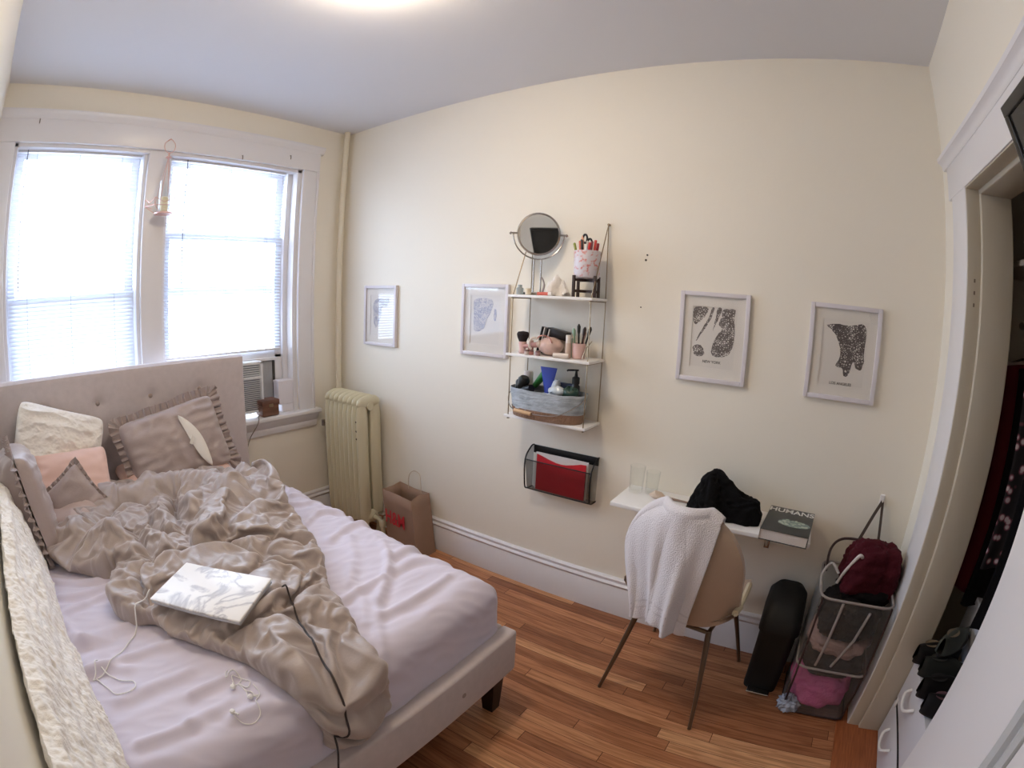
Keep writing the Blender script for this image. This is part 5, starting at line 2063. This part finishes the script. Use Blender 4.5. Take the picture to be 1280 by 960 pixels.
# book
bm_ = Matrix.Translation((2.934, -0.178, DTOP+0.001)) @ Matrix.Rotation(-0.07, 4, 'Z')
bk_ = thing('hardcover_book', 'thick dark hardcover book titled HUMANS on the right end of the desk', 'book', (2.934, -0.178, DTOP))
bw, bh, bt_ = 0.10, 0.135, 0.046
M_cov = mat('book_cover_dark', (50, 52, 52), 0.35, bump=0.02, bscale=30)
MB().box((-bw, -bh, 0.0), (bw, bh, 0.0025), 0.0008, M=bm_).build('back_cover', M_cov, bk_)
MB().box((-bw, -bh, bt_-0.0025), (bw, bh, bt_), 0.0008, M=bm_).build('front_cover', M_cov, bk_)
MB().box((-bw, -bh, 0.0), (-bw+0.003, bh, bt_), 0.0008, M=bm_).build('spine', mat('pale_spine', (206, 200, 196), 0.5), bk_)
MB().box((-bw+0.003, -bh+0.004, 0.0026), (bw-0.004, bh-0.004, bt_-0.0026), 0.0, M=bm_).build('page_block', mat('page_edges', (214, 206, 200), 0.8, bump=0.2, bscale=400), bk_)
text('title', 'HUMANS', 0.060, tuple(bm_ @ Vector((0.0, bh-0.036, bt_+0.0002))), Matrix.Rotation(-0.07, 3, 'Z'), mat('title_white', (232, 230, 226), 0.5), bk_, 0.0003, sx=0.81)
b = MB()
ov = [tuple(bm_ @ Vector((0.026+0.070*math.cos(2*PI*i/32)*(1+0.04*math.sin(5*i)), -0.028+0.034*math.sin(2*PI*i/32), bt_+0.0002))) for i in range(32)]
b.add(ov, [tuple(range(32))], mi=1)
for k in range(46):
    rr = random.Random(k)
    a, r = rr.random()*6.283, math.sqrt(rr.random())
    cx_, cy_ = 0.022+0.062*r*math.cos(a), -0.025+0.033*r*math.sin(a)
    q = 0.006+0.004*rr.random()
    pts = [(cx_+q*math.cos(t*PI/4), cy_+q*0.8*math.sin(t*PI/4)) for t in range(8)]
    p3_ = [tuple(bm_ @ Vector((p[0], p[1], bt_+0.0003+0.00001*k))) for p in pts]
    b.add(p3_, [tuple(range(8))], mi=k % 3)
part(b.build('cover_picture', [mat('cover_sage', (150, 168, 152), 0.5), mat('cover_grey', (120, 136, 132), 0.5), mat('cover_cream', (178, 188, 176), 0.5)], bk_), 'mottled sage-green oval cover picture')

# wall hook and hamper strap
b = MB()
b.box((3.322, -0.012, 0.872), (3.344, -0.0005, 0.915), 0.004)
b.tube([(3.333, -0.010, 0.885), (3.333, -0.028, 0.882), (3.333, -0.03, 0.895)], 0.004, 8)
tag(b.build('adhesive_hook', mat('white_hook', (226, 222, 220), 0.4)), 'small white adhesive hook on the wall above the laundry hamper', 'hook')

# ------------------------------------------------------------------ chair (its back to the room)
ch = thing('shell_chair', 'tan shell chair on slim metal legs pulled up to the wall desk', 'chair', (2.61, -0.34, 0))
M_shell = mat('tan_shell_velvet', (176, 152, 132), 0.6, bump=0.1, bscale=200, sheen=0.3)
M_chleg = mat('bronze_leg', (112, 96, 80), 0.32, 0.7)
cx0, cy0 = 2.612, -0.34
ca, sa = math.cos(-0.12), math.sin(-0.12)


def CT(x, y, z):
    return (cx0+x*ca-y*sa, cy0+x*sa+y*ca, z)


b = MB()
TH = 0.022


def shell_pt(u, v, side):
    """u: -1..1 across; v: 0 front edge of the seat .. 1 top of the back"""
    if v < 0.5:
        t = v/0.5
        y = 0.21-0.40*t
        z = 0.455-0.028*math.sin(PI*t*0.9)+0.005
        hw = 0.20+0.035*t
        x = u*hw
        z += 0.10*abs(u)**3*(0.25+0.75*t)
        if side:
            z -= TH
    else:
        t = (v-0.5)/0.5
        ang = t
        y = -0.19-0.075*math.sin(t*PI/2)-0.02*t
        z = 0.43+0.50*t
        hw = 0.235*math.sqrt(max(0.0, 1-max(0, (t-0.38)/0.64)**2.4))
        x = u*hw
        w = 1-t
        y += 0.085*abs(u)**2.2*(1-0.35*t)
        z += 0.06*abs(u)**3*w
        z += 0.03*(1-t)**2
        if side:
            y -= TH
            z -= 0.004
    return CT(x, y, z)


NU, NV = 30, 60
b.grid(lambda a, c: shell_pt(2*a-1, c, 0), NU, NV)
b.grid(lambda a, c: shell_pt(2*a-1, c, 1), NU, NV)
n0 = NU*NV
rim = [(i*NV) for i in range(NU)]+[(NU-1)*NV+j for j in range(1, NV)]+[i*NV+NV-1 for i in range(NU-2, -1, -1)]+[j for j in range(NV-2, 0, -1)]
fs = [(rim[i], rim[(i+1) % len(rim)], n0+rim[(i+1) % len(rim)], n0+rim[i]) for i in range(len(rim))]
for f in fs:
    b.f.append(f)
    b.sm.append(True)
    b.mi.append(0)
b.build('seat_shell', M_shell, ch)
b = MB()
for s_ in (1.0,):
    b = MB().tube([shell_pt(s_, v, 0) for v in [0.04+0.50*i/24 for i in range(25)]], [0.004]+[0.013]*23+[0.004], 8)  # pale tube imitates the lit inner face of the seat wing
    part(b.build('lit_seat_edge', mat('lit_edge_tone', (214, 202, 176), 0.5), ch), 'paler tube along the seat edge, coloured as its lit inner face')
FEET = [(2.353, -0.570), (2.792, -0.640), (2.884, -0.105), (2.419, -0.050)]
TOPS = [(-0.15, -0.17), (0.15, -0.17), (0.15, 0.15), (-0.15, 0.15)]
for (fx, fy), (tx, ty) in zip(FEET, TOPS):
    p = CT(tx, ty, 0.425)
    b = MB().tube([p, (fx, fy, 0.004)], [0.0125, 0.008], 12)
    b.lathe([(0.009, 0), (0.009, 0.006), (0, 0.006)], (fx, fy, 0.0), 10)
    b.build('leg', M_chleg, ch)
b = MB()
for i in range(4):
    b.tube([CT(*TOPS[i], 0.418), CT(*TOPS[(i+1) % 4], 0.418)], 0.009, 8)
b.build('under_frame', M_chleg, ch)

# towel hung over the back
b = MB()


def back_top(xl):
    """height parameter t where the back's outline has this half width"""
    q = min(0.999, abs(xl)/0.235)
    return 0.38+0.64*(max(0.0, 1-q*q))**(1/2.4)


def back_y(xl, t):
    hw = 0.235*math.sqrt(max(0.02, 1-max(0, (t-0.38)/0.64)**2.4))
    u = min(1.0, abs(xl)/hw)
    return -0.19-0.075*math.sin(t*PI/2)-0.02*t+0.085*u**2.2*(1-0.35*t)


def towel(u, v):
    xt = -0.228+0.355*u
    tt = min(0.985, back_top(xt))
    ztop = 0.43+0.50*tt+0.012
    ytop = back_y(xt, tt)-TH*0.5
    xb = -0.150+0.225*u
    if v < 0.22:           # desk side of the drape
        t = 1-v/0.22
        x = xt
        z = ztop-0.12*t
        y = ytop+0.020+0.012*t
    elif v < 0.30:         # over the top edge
        t = (v-0.22)/0.08
        x = xt
        z = ztop+0.010*math.sin(PI*t)
        y = ytop+0.020-0.042*t
    else:
        t = (v-0.30)/0.70
        L_ = ztop-0.455+0.02*math.sin(u*7+1)
        z = ztop-L_*t
        x = xt+(xb-xt)*smoothstep(0.0, 1.0, t)
        tz = max(0.0, min(0.985, (z-0.43)/0.50))
        y = min(ytop-0.022, back_y(x, tz)-TH-0.010)
        fold = 0.5+0.5*math.sin(u*17+0.9+0.5*math.sin(t*3))
        y -= 0.034*fold*smoothstep(0.05, 0.8, t)+0.008*math.sin(u*33+2*t)*t
        x += 0.010*math.cos(u*17+0.9)*t
    return Vector(CT(x, y, z))


b.grid(towel, 110, 120)
M_tow = mat('white_terry', (232, 228, 234), 0.95, bump=0.7, bscale=260, sheen=0.5)
to = b.build('towel', M_tow, auto=False)
sm_ = to.modifiers.new('pile', 'SOLIDIFY')
sm_.thickness = 0.007
sm_.offset = 1
tag(to, 'white terry towel draped over the left of the chair back', 'towel')
b = MB()
for v0 in (0.86, 0.905):
    b.grid(lambda u, v, v0=v0: Vector(towel(u, v0+0.012*v))+Vector((0, -0.009, 0)), 110, 3)
part(b.build('woven_band', mat('towel_band', (220, 216, 222), 0.6), to, auto=False), 'flat woven band near the hem')

# ------------------------------------------------------------------ pedal bin
bn = thing('pedal_bin', 'slim black pedal bin standing between chair and laundry hamper', 'bin', (3.03, -0.18, 0))
x0_, x1_, y0_, y1_ = 2.932, 3.100, -0.292, -0.045


def rrect(x0, x1, y0, y1, r, n=6):
    out = []
    for cxx, cyy_, a0 in ((x1-r, y1-r, 0), (x0+r, y1-r, PI/2), (x0+r, y0+r, PI), (x1-r, y0+r, 1.5*PI)):
        for i in range(n+1):
            a = a0+PI/2*i/n
            out.append((cxx+r*math.cos(a), cyy_+r*math.sin(a)))
    return out


def loft(b, secs, cap=True, mi=0):
    n = len(secs[0][0])
    vs = []
    for pts, z in secs:
        vs += [(p[0], p[1], z if not callable(z) else z(p)) for p in pts]
    fs = []
    for i in range(len(secs)-1):
        for j in range(n):
            fs.append((i*n+j, i*n+(j+1) % n, (i+1)*n+(j+1) % n, (i+1)*n+j))
    if cap:
        fs.append(tuple(range(n))[::-1])
        fs.append(tuple((len(secs)-1)*n+j for j in range(n)))
    b.add(vs, fs, True, mi)


b = MB()
loft(b, [(rrect(x0_+0.008, x1_-0.008, y0_+0.01, y1_-0.005, 0.03), 0.0), (rrect(x0_+0.006, x1_-0.006, y0_+0.008, y1_, 0.035), 0.02), (rrect(x0_, x1_, y0_, y1_, 0.04), 0.335)])
b.build('bin_body', mat('matte_black', (12, 12, 13), 0.6), bn)
b = MB()
lz = lambda base, k: (lambda p: base+k*(p[1]-y0_)/(y1_-y0_))
loft(b, [(rrect(x0_-0.008, x1_+0.008, y0_-0.008, y1_+0.004, 0.045), lz(0.322, 0.02)), (rrect(x0_-0.009, x1_+0.009, y0_-0.009, y1_+0.004, 0.045), lz(0.335, 0.02)),
         (rrect(x0_-0.004, x1_+0.004, y0_+0.0, y1_, 0.045), lz(0.385, 0.055)), (rrect(x0_+0.02, x1_-0.02, y0_+0.05, y1_-0.01, 0.04), lz(0.425, 0.045)), (rrect(x0_+0.05, x1_-0.05, y0_+0.09, y1_-0.04, 0.03), lz(0.437, 0.04))])
b.build('lid', mat('matte_black_lid', (13, 13, 14), 0.6), bn)
part(MB().box((x0_+0.03, y0_-0.038, 0.010), (x1_-0.03, y0_+0.005, 0.020), 0.004).build('pedal', M_steel, bn), 'steel pedal')

# ------------------------------------------------------------------ laundry hamper
hm = thing('laundry_hamper', 'see-through mesh laundry hamper on a wire frame in the corner by the closet', 'hamper', (3.28, -0.24, 0))
M_net = glass_mat('hamper_net', (0.86, 0.86, 0.86), 0.015, 0.4, 0.09, (0.60, 0.58, 0.58))
M_rimw = mat('grey_binding', (150, 142, 140), 0.6)
M_dkrod = mat('hamper_rod', (66, 50, 50), 0.4, 0.3)
HX0, HX1, HY0, HY1 = 3.135, 3.435, -0.385, -0.085


def hsec(k, z):
    t = z/0.60
    e = 0.012*math.sin(PI*t)
    return rrect(HX0-0.005*t-e*0.5, HX1+0.005*t+e*0.3, HY0-0.01*t-e, HY1+0.02*t, 0.045, 5)


b = MB()
secs = []
for k in range(9):
    z = 0.012+0.588*k/8
    secs.append((hsec(k, z), z))
loft(b, secs, cap=False)
loft(b, [(rrect(HX0+0.003, HX1-0.003, HY0+0.003, HY1-0.003, 0.045, 5), 0.010), (rrect(HX0+0.003, HX1-0.003, HY0+0.003, HY1-0.003, 0.045, 5), 0.012)])
b.build('net_wall', M_net, hm)
for z, r in ((0.60, 0.0055), (0.285, 0.0055), (0.014, 0.005)):
    b = MB()
    pts = [(p[0], p[1], z-(0.012 if z == 0.285 else 0.0)*(1 if p[1] < -0.3 else 0)) for p in hsec(0, z)]
    b.tube(pts, r, 8, closed=True)
    b.build('hoop', M_rimw if z > 0.02 else M_dkrod, hm)
b = MB()
for (x, y) in ((HX0+0.012, HY0+0.008), (HX1-0.012, HY0+0.008), (HX0+0.012, HY1-0.01), (HX1-0.012, HY1-0.01)):
    pass
for (x, y) in ((HX0+0.010, HY0+0.006), (HX1-0.010, HY0+0.006), (HX0+0.010, HY1-0.006), (HX1-0.010, HY1-0.006)):
    sx_ = -1 if x < 3.28 else 1
    b = MB().tube([(x, y, 0.012), (x+sx_*0.006, y-0.012, 0.30), (x+sx_*0.006, y-0.012 if y < -0.2 else y+0.012, 0.60)], 0.0045, 8)
    b.build('corner_rod', M_dkrod, hm)
b = MB()
b.tube([(3.225, HY0-0.020, 0.595), (3.215, HY0-0.018, 0.40), (3.205, HY0-0.014, 0.29)], 0.006, 6)
b.build('binding_strip', M_rimw, hm)
b = MB()
b.tube([(3.345, HY0-0.020, 0.575), (3.32, HY0-0.02, 0.44), (3.27, HY0-0.017, 0.30)], 0.006, 6)
b.build('binding_strip', M_rimw, hm)
# raised back rim (second, open collar) and hanging strap
b = MB()
b.tube(catmull([(3.145, -0.16, 0.60), (3.150, -0.07, 0.66), (3.19, -0.05, 0.705), (3.28, -0.045, 0.712), (3.37, -0.05, 0.70)], 6), 0.006, 8)
b.build('collar_rod', M_dkrod, hm)
b = MB()
b.tube(catmull([(3.133, -0.30, 0.58), (3.12, -0.28, 0.64), (3.15, -0.26, 0.685), (3.185, -0.29, 0.66)], 6), 0.006, 8)
b.build('net_handle', mat('grey_net_loop', (176, 172, 170), 0.7), hm)
b = MB()
b.tube(catmull([(3.195, -0.25, 0.60), (3.21, -0.28, 0.67), (3.235, -0.30, 0.735), (3.25, -0.30, 0.755), (3.262, -0.295, 0.745)], 6), 0.007, 8)
part(b.build('net_handle', mat('white_cord_loop', (210, 204, 202), 0.6), hm), 'white handle loop')
b = MB()


def strap(pts, w=0.007):
    c = catmull(pts, 8)
    vs = []
    for i, p in enumerate(c):
        a = Vector(c[max(0, i-1)])
        q = Vector(c[min(len(c)-1, i+1)])
        t = (q-a).normalized()
        s_ = t.cross(Vector((0, 1, 0))).normalized()*w
        P_ = Vector(p)
        vs += [P_-s_, P_+s_, P_+s_+Vector((0, 0.0015, 0)), P_-s_+Vector((0, 0.0015, 0))]
    n = len(c)
    fs = []
    for i in range(n-1):
        for j in range(4):
            fs.append((i*4+j, i*4+(j+1) % 4, (i+1)*4+(j+1) % 4, (i+1)*4+j))
    b.add(vs, fs, True)


strap([(3.333, -0.030, 0.893), (3.30, -0.06, 0.83), (3.255, -0.10, 0.72), (3.235, -0.12, 0.66)])
strap([(3.334, -0.030, 0.893), (3.342, -0.05, 0.82), (3.35, -0.09, 0.73), (3.355, -0.13, 0.66)], 0.006)
b.build('hanging_strap', mat('dark_webbing', (74, 62, 56), 0.8), hm)


def heap(name, c, centre, rx, ry, rz, lb, seed, cat='clothes', z0=None, amp=0.18, fq=2.2, bump=0.4, hidden=False, mats=None, top=1.0, rough=0.9):
    b = MB()

    def f(u, v):
        th = PI*u
        ph = 2*PI*v
        d = Vector((math.sin(th)*math.cos(ph), math.sin(th)*math.sin(ph), -math.cos(th)))
        sx_ = math.copysign(abs(d.x)**0.75, d.x)
        sy_ = math.copysign(abs(d.y)**0.75, d.y)
        sz_ = math.copysign(abs(d.z)**0.8, d.z)
        r = 1+amp*nz(d, fq, seed)+amp*0.5*(0.5-abs(nz(d, fq*2.3, seed+4))*2)
        z = centre[2]+rz*sz_*r
        return (centre[0]+rx*sx_*r, centre[1]+ry*sy_*r, max(z, z0 if z0 is not None else -1))
    b.grid(f, 40, 60, wv=True)
    o = b.build(name, mats or mat(name+'_cloth_%d_%d' % (c[0], seed), c, rough, bump=bump, bscale=90, spec=0.25), auto=False)
    return tag(o, lb, cat, 'laundry in the hamper' if cat == 'clothes' else None)


heap('pink_towel', (214, 112, 166), (3.278, -0.245, 0.118), 0.136, 0.132, 0.104, 'bright pink towel at the bottom of the hamper', 5, z0=0.016)
heap('grey_shirt', (56, 52, 54), (3.290, -0.238, 0.262), 0.134, 0.134, 0.066, 'charcoal shirt in the middle of the hamper above the pink towel', 9)
heap('blush_shirt', (176, 146, 142), (3.280, -0.240, 0.352), 0.136, 0.134, 0.044, 'dusty blush shirt squeezed between dark clothes in the hamper', 12)
heap('black_hoodie', (22, 20, 22), (3.290, -0.238, 0.475), 0.134, 0.134, 0.102, 'black clothes filling the upper half of the hamper', 15)
heap('maroon_sweatshirt', (70, 16, 28), (3.325, -0.205, 0.655), 0.125, 0.115, 0.120, 'maroon sweatshirt heaped on top of the hamper', 23, amp=0.26, fq=1.7)
heap('black_leggings', (14, 12, 14), (3.330, -0.190, 0.575), 0.120, 0.125, 0.060, 'black leggings under the maroon sweatshirt at the hamper rim', 31)
heap('plastic_bag', (176, 186, 206), (3.165, -0.365, 0.035), 0.045, 0.035, 0.036, 'crinkled pale plastic bag at the front left foot of the hamper', 41, cat='bag', z0=0.002, rough=0.2, amp=0.4, fq=3.5)

# ------------------------------------------------------------------ closet
CXB = 4.30
rod = MB().tube([(3.86, -1.88, 1.68), (3.86, -0.03, 1.68)], 0.016, 12)
tag(rod.build('closet_rod', M_steel), 'metal clothes rail inside the closet', 'rail')
tag(MB().box((3.68, -1.89, 1.86), (CXB, -0.012, 1.88), 0.002).build('closet_shelf', mat('closet_shelf_paint', (150, 140, 130), 0.6)), 'painted shelf above the clothes rail in the closet', 'shelf')


def garment(y, c, lb, x0, x1, z0, seed, shoulder=1.50, mt=None, name='hanging_garment', flare=0.0, th=0.03):
    g = thing(name, lb, 'garment', (3.86, y, 1.68), 'clothes hanging in the closet')
    b = MB()
    b.tube(catmull([(3.86, y, 1.55), (3.86, y, 1.64), (3.875, y, 1.69), (3.86, y, 1.708), (3.842, y, 1.69)], 6), 0.0025, 6)
    xc = (x0+x1)/2
    hw = (x1-x0)/2*0.92
    b.tube(catmull([(xc-hw, y, shoulder), (xc-hw*0.5, y, shoulder+0.03), (xc, y, 1.555), (xc+hw*0.5, y, shoulder+0.03), (xc+hw, y, shoulder)], 6), 0.005, 6)
    b.build('hanger', M_steel, g)
    b = MB()

    def f(u, v):
        a = 2*PI*v
        t = u
        z = shoulder+0.02-(shoulder-z0)*t
        w_ = (x1-x0)/2*(1+flare*t)
        k = 0.94-0.06*math.sin(PI*t)
        x = xc+w_*k*math.cos(a)
        yy = y+th*(0.55+0.45*t)*math.sin(a)*(1+0.5*math.sin(x*40+seed))+0.012*math.sin(x*30+seed+t*2)*t
        if t < 0.02:
            z += 0.03*(1-abs(math.cos(a)))
        return (x, yy, z+0.01*math.sin(x*22+seed)*t)
    b.grid(f, 26, 44, wv=True)
    b.build('fabric', mt or mat('garment_%d_%d_%d' % c, c, 0.9, bump=0.3, bscale=60, spec=0.2), g)


M_pat = mat('floral_print', (60, 52, 54), 0.8)
ntp = M_pat.node_tree
vr = ntp.nodes.new('ShaderNodeTexVoronoi')
vr.inputs['Scale'].default_value = 26
tcp = ntp.nodes.new('ShaderNodeTexCoord')
ntp.links.new(tcp.outputs['Object'], vr.inputs['Vector'])
crp = ntp.nodes.new('ShaderNodeValToRGB')
ee = crp.color_ramp.elements
ee[0].position = 0.2
ee[0].color = (*lin((196, 180, 184)), 1)
ee[1].position = 0.42
ee[1].color = (*lin((26, 20, 24)), 1)
q = ee.new(0.3)
q.color = (*lin((126, 70, 84)), 1)
ntp.links.new(vr.outputs['Distance'], crp.inputs[0])
ntp.links.new(crp.outputs[0], ntp.nodes['Principled BSDF'].inputs['Base Color'])
garment(-0.10, (222, 200, 192), 'dusty pink garment hanging at the far left end of the closet', 3.69, 4.05, 0.66, 1)
garment(-0.20, (110, 34, 44), 'dark red garment hanging beside the dusty pink one', 3.715, 4.07, 0.62, 2)
garment(-0.28, (24, 22, 24), 'long black garment hanging beside the dark red one', 3.745, 4.08, 0.60, 3)
garment(-0.37, (26, 20, 24), 'black floral-print garment hanging on a pale hanger', 3.735, 4.05, 0.80, 4, mt=M_pat)
garment(-0.46, (18, 17, 20), 'black coat hanging over the drawers', 3.76, 4.08, 0.58, 5)
garment(-0.56, (30, 26, 30), 'charcoal dress hanging in the middle of the closet rail', 3.78, 4.06, 0.64, 6)
garment(-0.66, (16, 16, 18), 'black trousers hanging near the closet opening', 3.80, 4.05, 0.55, 7)
garment(-0.78, (40, 30, 34), 'dark plum top hanging nearest the closet jamb', 3.80, 4.05, 0.80, 8)
# drawers
dw = thing('white_drawer_chest', 'low white drawer chest inside the closet doorway', 'drawers', (3.80, -0.68, 0.0))
M_dw = mat('white_chest_lacquer', (214, 214, 220), 0.35)
WX = W+0.150
MB().box((WX+0.015, -1.12, 0.005), (WX+0.42, -0.408, 0.422), 0.004).build('carcass', M_dw, dw)
for z0_, z1_ in ((0.008, 0.196), (0.212, 0.418)):
    d = MB().box((WX-0.020, -1.115, z0_), (WX-0.001+0.015, -0.41, z1_), 0.003).build('drawer', M_dw, dw)
    for yc in (-0.60,):
        zc = (z0_+z1_)/2+0.02
        pts = [(WX-0.022, yc-0.062, zc+0.018), (WX-0.046, yc-0.055, zc+0.006), (WX-0.052, yc-0.03, zc-0.014), (WX-0.054, yc, zc-0.020), (WX-0.052, yc+0.03, zc-0.014), (WX-0.046, yc+0.055, zc+0.006), (WX-0.022, yc+0.062, zc+0.018)]
        MB().tube(catmull(pts, 5), 0.0065, 10).build('handle', M_white, d)
MB().box((WX-0.0195, -1.11, 0.1965), (WX+0.012, -0.412, 0.2115)).build('gap_shade_strip', mat('gap_shade_black', (18, 18, 20), 0.8), dw)  # solid black strip stands in for the shade between the drawers
part(MB().box((WX-0.024, -0.455, 0.185), (WX-0.019, -0.43, 0.225), 0.002).build('child_latch', M_white, dw), 'small white latch across the drawer gap')
# shoes on the chest
rnd = random.Random(3)


def shoe(x, y, z, rot, c, lb, inner=(44, 38, 36), L_=0.24, g='shoes on the drawer chest'):
    s = thing('shoe', lb, 'shoe', (x, y, z), g)
    ms = Matrix.Translation((x, y, z)) @ Matrix.Rotation(rot, 4, 'Z')
    b = MB()

    def f(u, v):
        a = 2*PI*v
        t = u
        px = -L_/2+L_*t
        w_ = 0.036*(math.sin(PI*min(1, 0.12+0.86*t))**0.45)*(1+0.15*math.sin(PI*t*1.6))
        h_ = 0.070 if t < 0.45 else 0.070-0.036*smoothstep(0.45, 0.95, t)
        if t < 0.03 or t > 0.97:
            w_ *= 0.6
        zz = max(0.0, math.sin(a))*h_
        return ms @ Vector((px, w_*math.cos(a), 0.014+zz))
    b.grid(f, 24, 24, wv=True)
    b.build('upper', mat('shoe_%d_%d_%d' % c, c, 0.6, spec=0.3), s)
    b = MB()
    pts = []
    for i in range(28):
        a = 2*PI*i/28
        pts.append((L_*0.5*math.cos(a), 0.039*math.sin(a)*(1+0.12*math.cos(a))))
    vs = [tuple(ms @ Vector((p[0], p[1], 0.001))) for p in pts]+[tuple(ms @ Vector((p[0], p[1], 0.017))) for p in pts]
    n = 28
    b.add(vs, [(i, (i+1) % n, n+(i+1) % n, n+i) for i in range(n)]+[tuple(range(n)), tuple(range(n, 2*n))])
    b.build('sole', mat('shoe_sole', (40, 36, 34), 0.7), s)
    b = MB()
    b.lathe([(0.024, 0), (0.025, 0.002), (0.020, 0.001), (0.0, -0.001)], (0, 0, 0), 20)
    b.v = [tuple(ms @ Vector((-0.055+v[0]*1.5, v[1], 0.081+v[2]))) for v in b.v]
    b.build('lining', mat('shoe_lining_%d' % inner[0], inner, 0.8), s)


shoe(3.70, -0.42, 0.423, 0.3, (30, 28, 28), 'dark shoe with tan lining at the far end of the drawer chest', (128, 110, 88))
shoe(3.72, -0.52, 0.423, 0.1, (40, 42, 40), 'dark grey-green shoe beside the tan-lined one', (60, 58, 56))
shoe(3.70, -0.64, 0.423, 0.2, (20, 18, 20), 'black shoe in the middle of the drawer chest', (30, 28, 28))
shoe(3.71, -0.76, 0.423, -0.1, (22, 20, 24), 'black shoe nearer the doorway jamb', (96, 66, 74))
shoe(3.73, -0.45, 0.512, 0.8, (72, 76, 70), 'grey suede shoe lying across the far pair', (120, 106, 90))
wbx = thing('storage_box', 'white storage box standing on the drawer chest below the hanging clothes', 'box', (3.95, -0.45, 0.423))
MB().box((3.83, -0.60, 0.423), (4.05, -0.22, 0.62), 0.004).build('box_body', M_dw, wbx)
MB().box((3.825, -0.605, 0.62), (4.055, -0.215, 0.65), 0.004).build('lid', M_dw, wbx)

# ------------------------------------------------------------------ television on the closet wall, corner in view
tv = thing('television', 'wall-mounted flat television tilted down beside the closet doorway', 'television', (W-0.10, -1.5, 1.75))
TVT = Vector((3.285, -1.278, 2.008))     # top corner towards the window wall
ti = math.radians(16)
dn = Vector((math.sin(ti), 0, -math.cos(ti)))
ou = Vector((-math.cos(ti), 0, -math.sin(ti)))
ax = Vector((0, -1, 0))
Mtv = Matrix((ax, dn, ou)).transposed().to_4x4()
Mtv.translation = TVT
b = MB()
TW, THh = 0.73, 0.42
b.box((0, 0, -0.028), (TW, 0.022, 0.003), 0.003, M=Mtv)
b.box((0, THh-0.026, -0.028), (TW, THh, 0.003), 0.003, M=Mtv)
b.box((0, 0.02, -0.028), (0.020, THh-0.02, 0.003), 0.003, M=Mtv)
b.box((TW-0.020, 0.02, -0.028), (TW, THh-0.02, 0.003), 0.003, M=Mtv)
b.box((0.005, 0.005, -0.032), (TW-0.005, THh-0.005, -0.006), 0.004, M=Mtv)
b.build('housing', mat('tv_bezel', (18, 17, 18), 0.3), tv)
MB().box((0.020, 0.022, -0.0055), (TW-0.020, THh-0.026, -0.002), M=Mtv).build('screen', mat('tv_screen_glass', (34, 34, 34), 0.12), tv)
b = MB()
c_ = Mtv @ Vector((TW/2, THh/2, -0.03))
b.tube([c_, (W-0.01, c_.y, c_.z)], 0.025, 12)
b.box((W-0.012, c_.y-0.12, c_.z-0.12), (W-0.001, c_.y+0.12, c_.z+0.12), 0.002)
b.build('wall_bracket', M_black, tv)

# ------------------------------------------------------------------ ceiling light (its rim just above the frame)
cl = thing('ceiling_light', 'frosted dome ceiling light at the middle of the ceiling', 'ceiling light', (1.66, -1.24, H))
LX, LY = 1.66, -1.25
M_glow = mat('lit_frosted_glass', (255, 244, 214), 0.5, emit=(255, 235, 208), estr=LAMP)
b = MB().lathe([(0.150, -0.028), (0.146, -0.048), (0.128, -0.075), (0.096, -0.098), (0.05, -0.112), (0.0, -0.116)], (LX, LY, H), 40)
b.build('glass_dome', M_glow, cl)
MB().lathe([(0.160, 0.0), (0.162, -0.016), (0.155, -0.028), (0.0, -0.028)], (LX, LY, H), 40).build('metal_rim', M_trim, cl)
b = MB().lathe([(0.006, -0.116), (0.009, -0.122), (0.006, -0.132), (0.0, -0.134)], (LX, LY, H), 12)
b.build('finial', M_steel, cl)
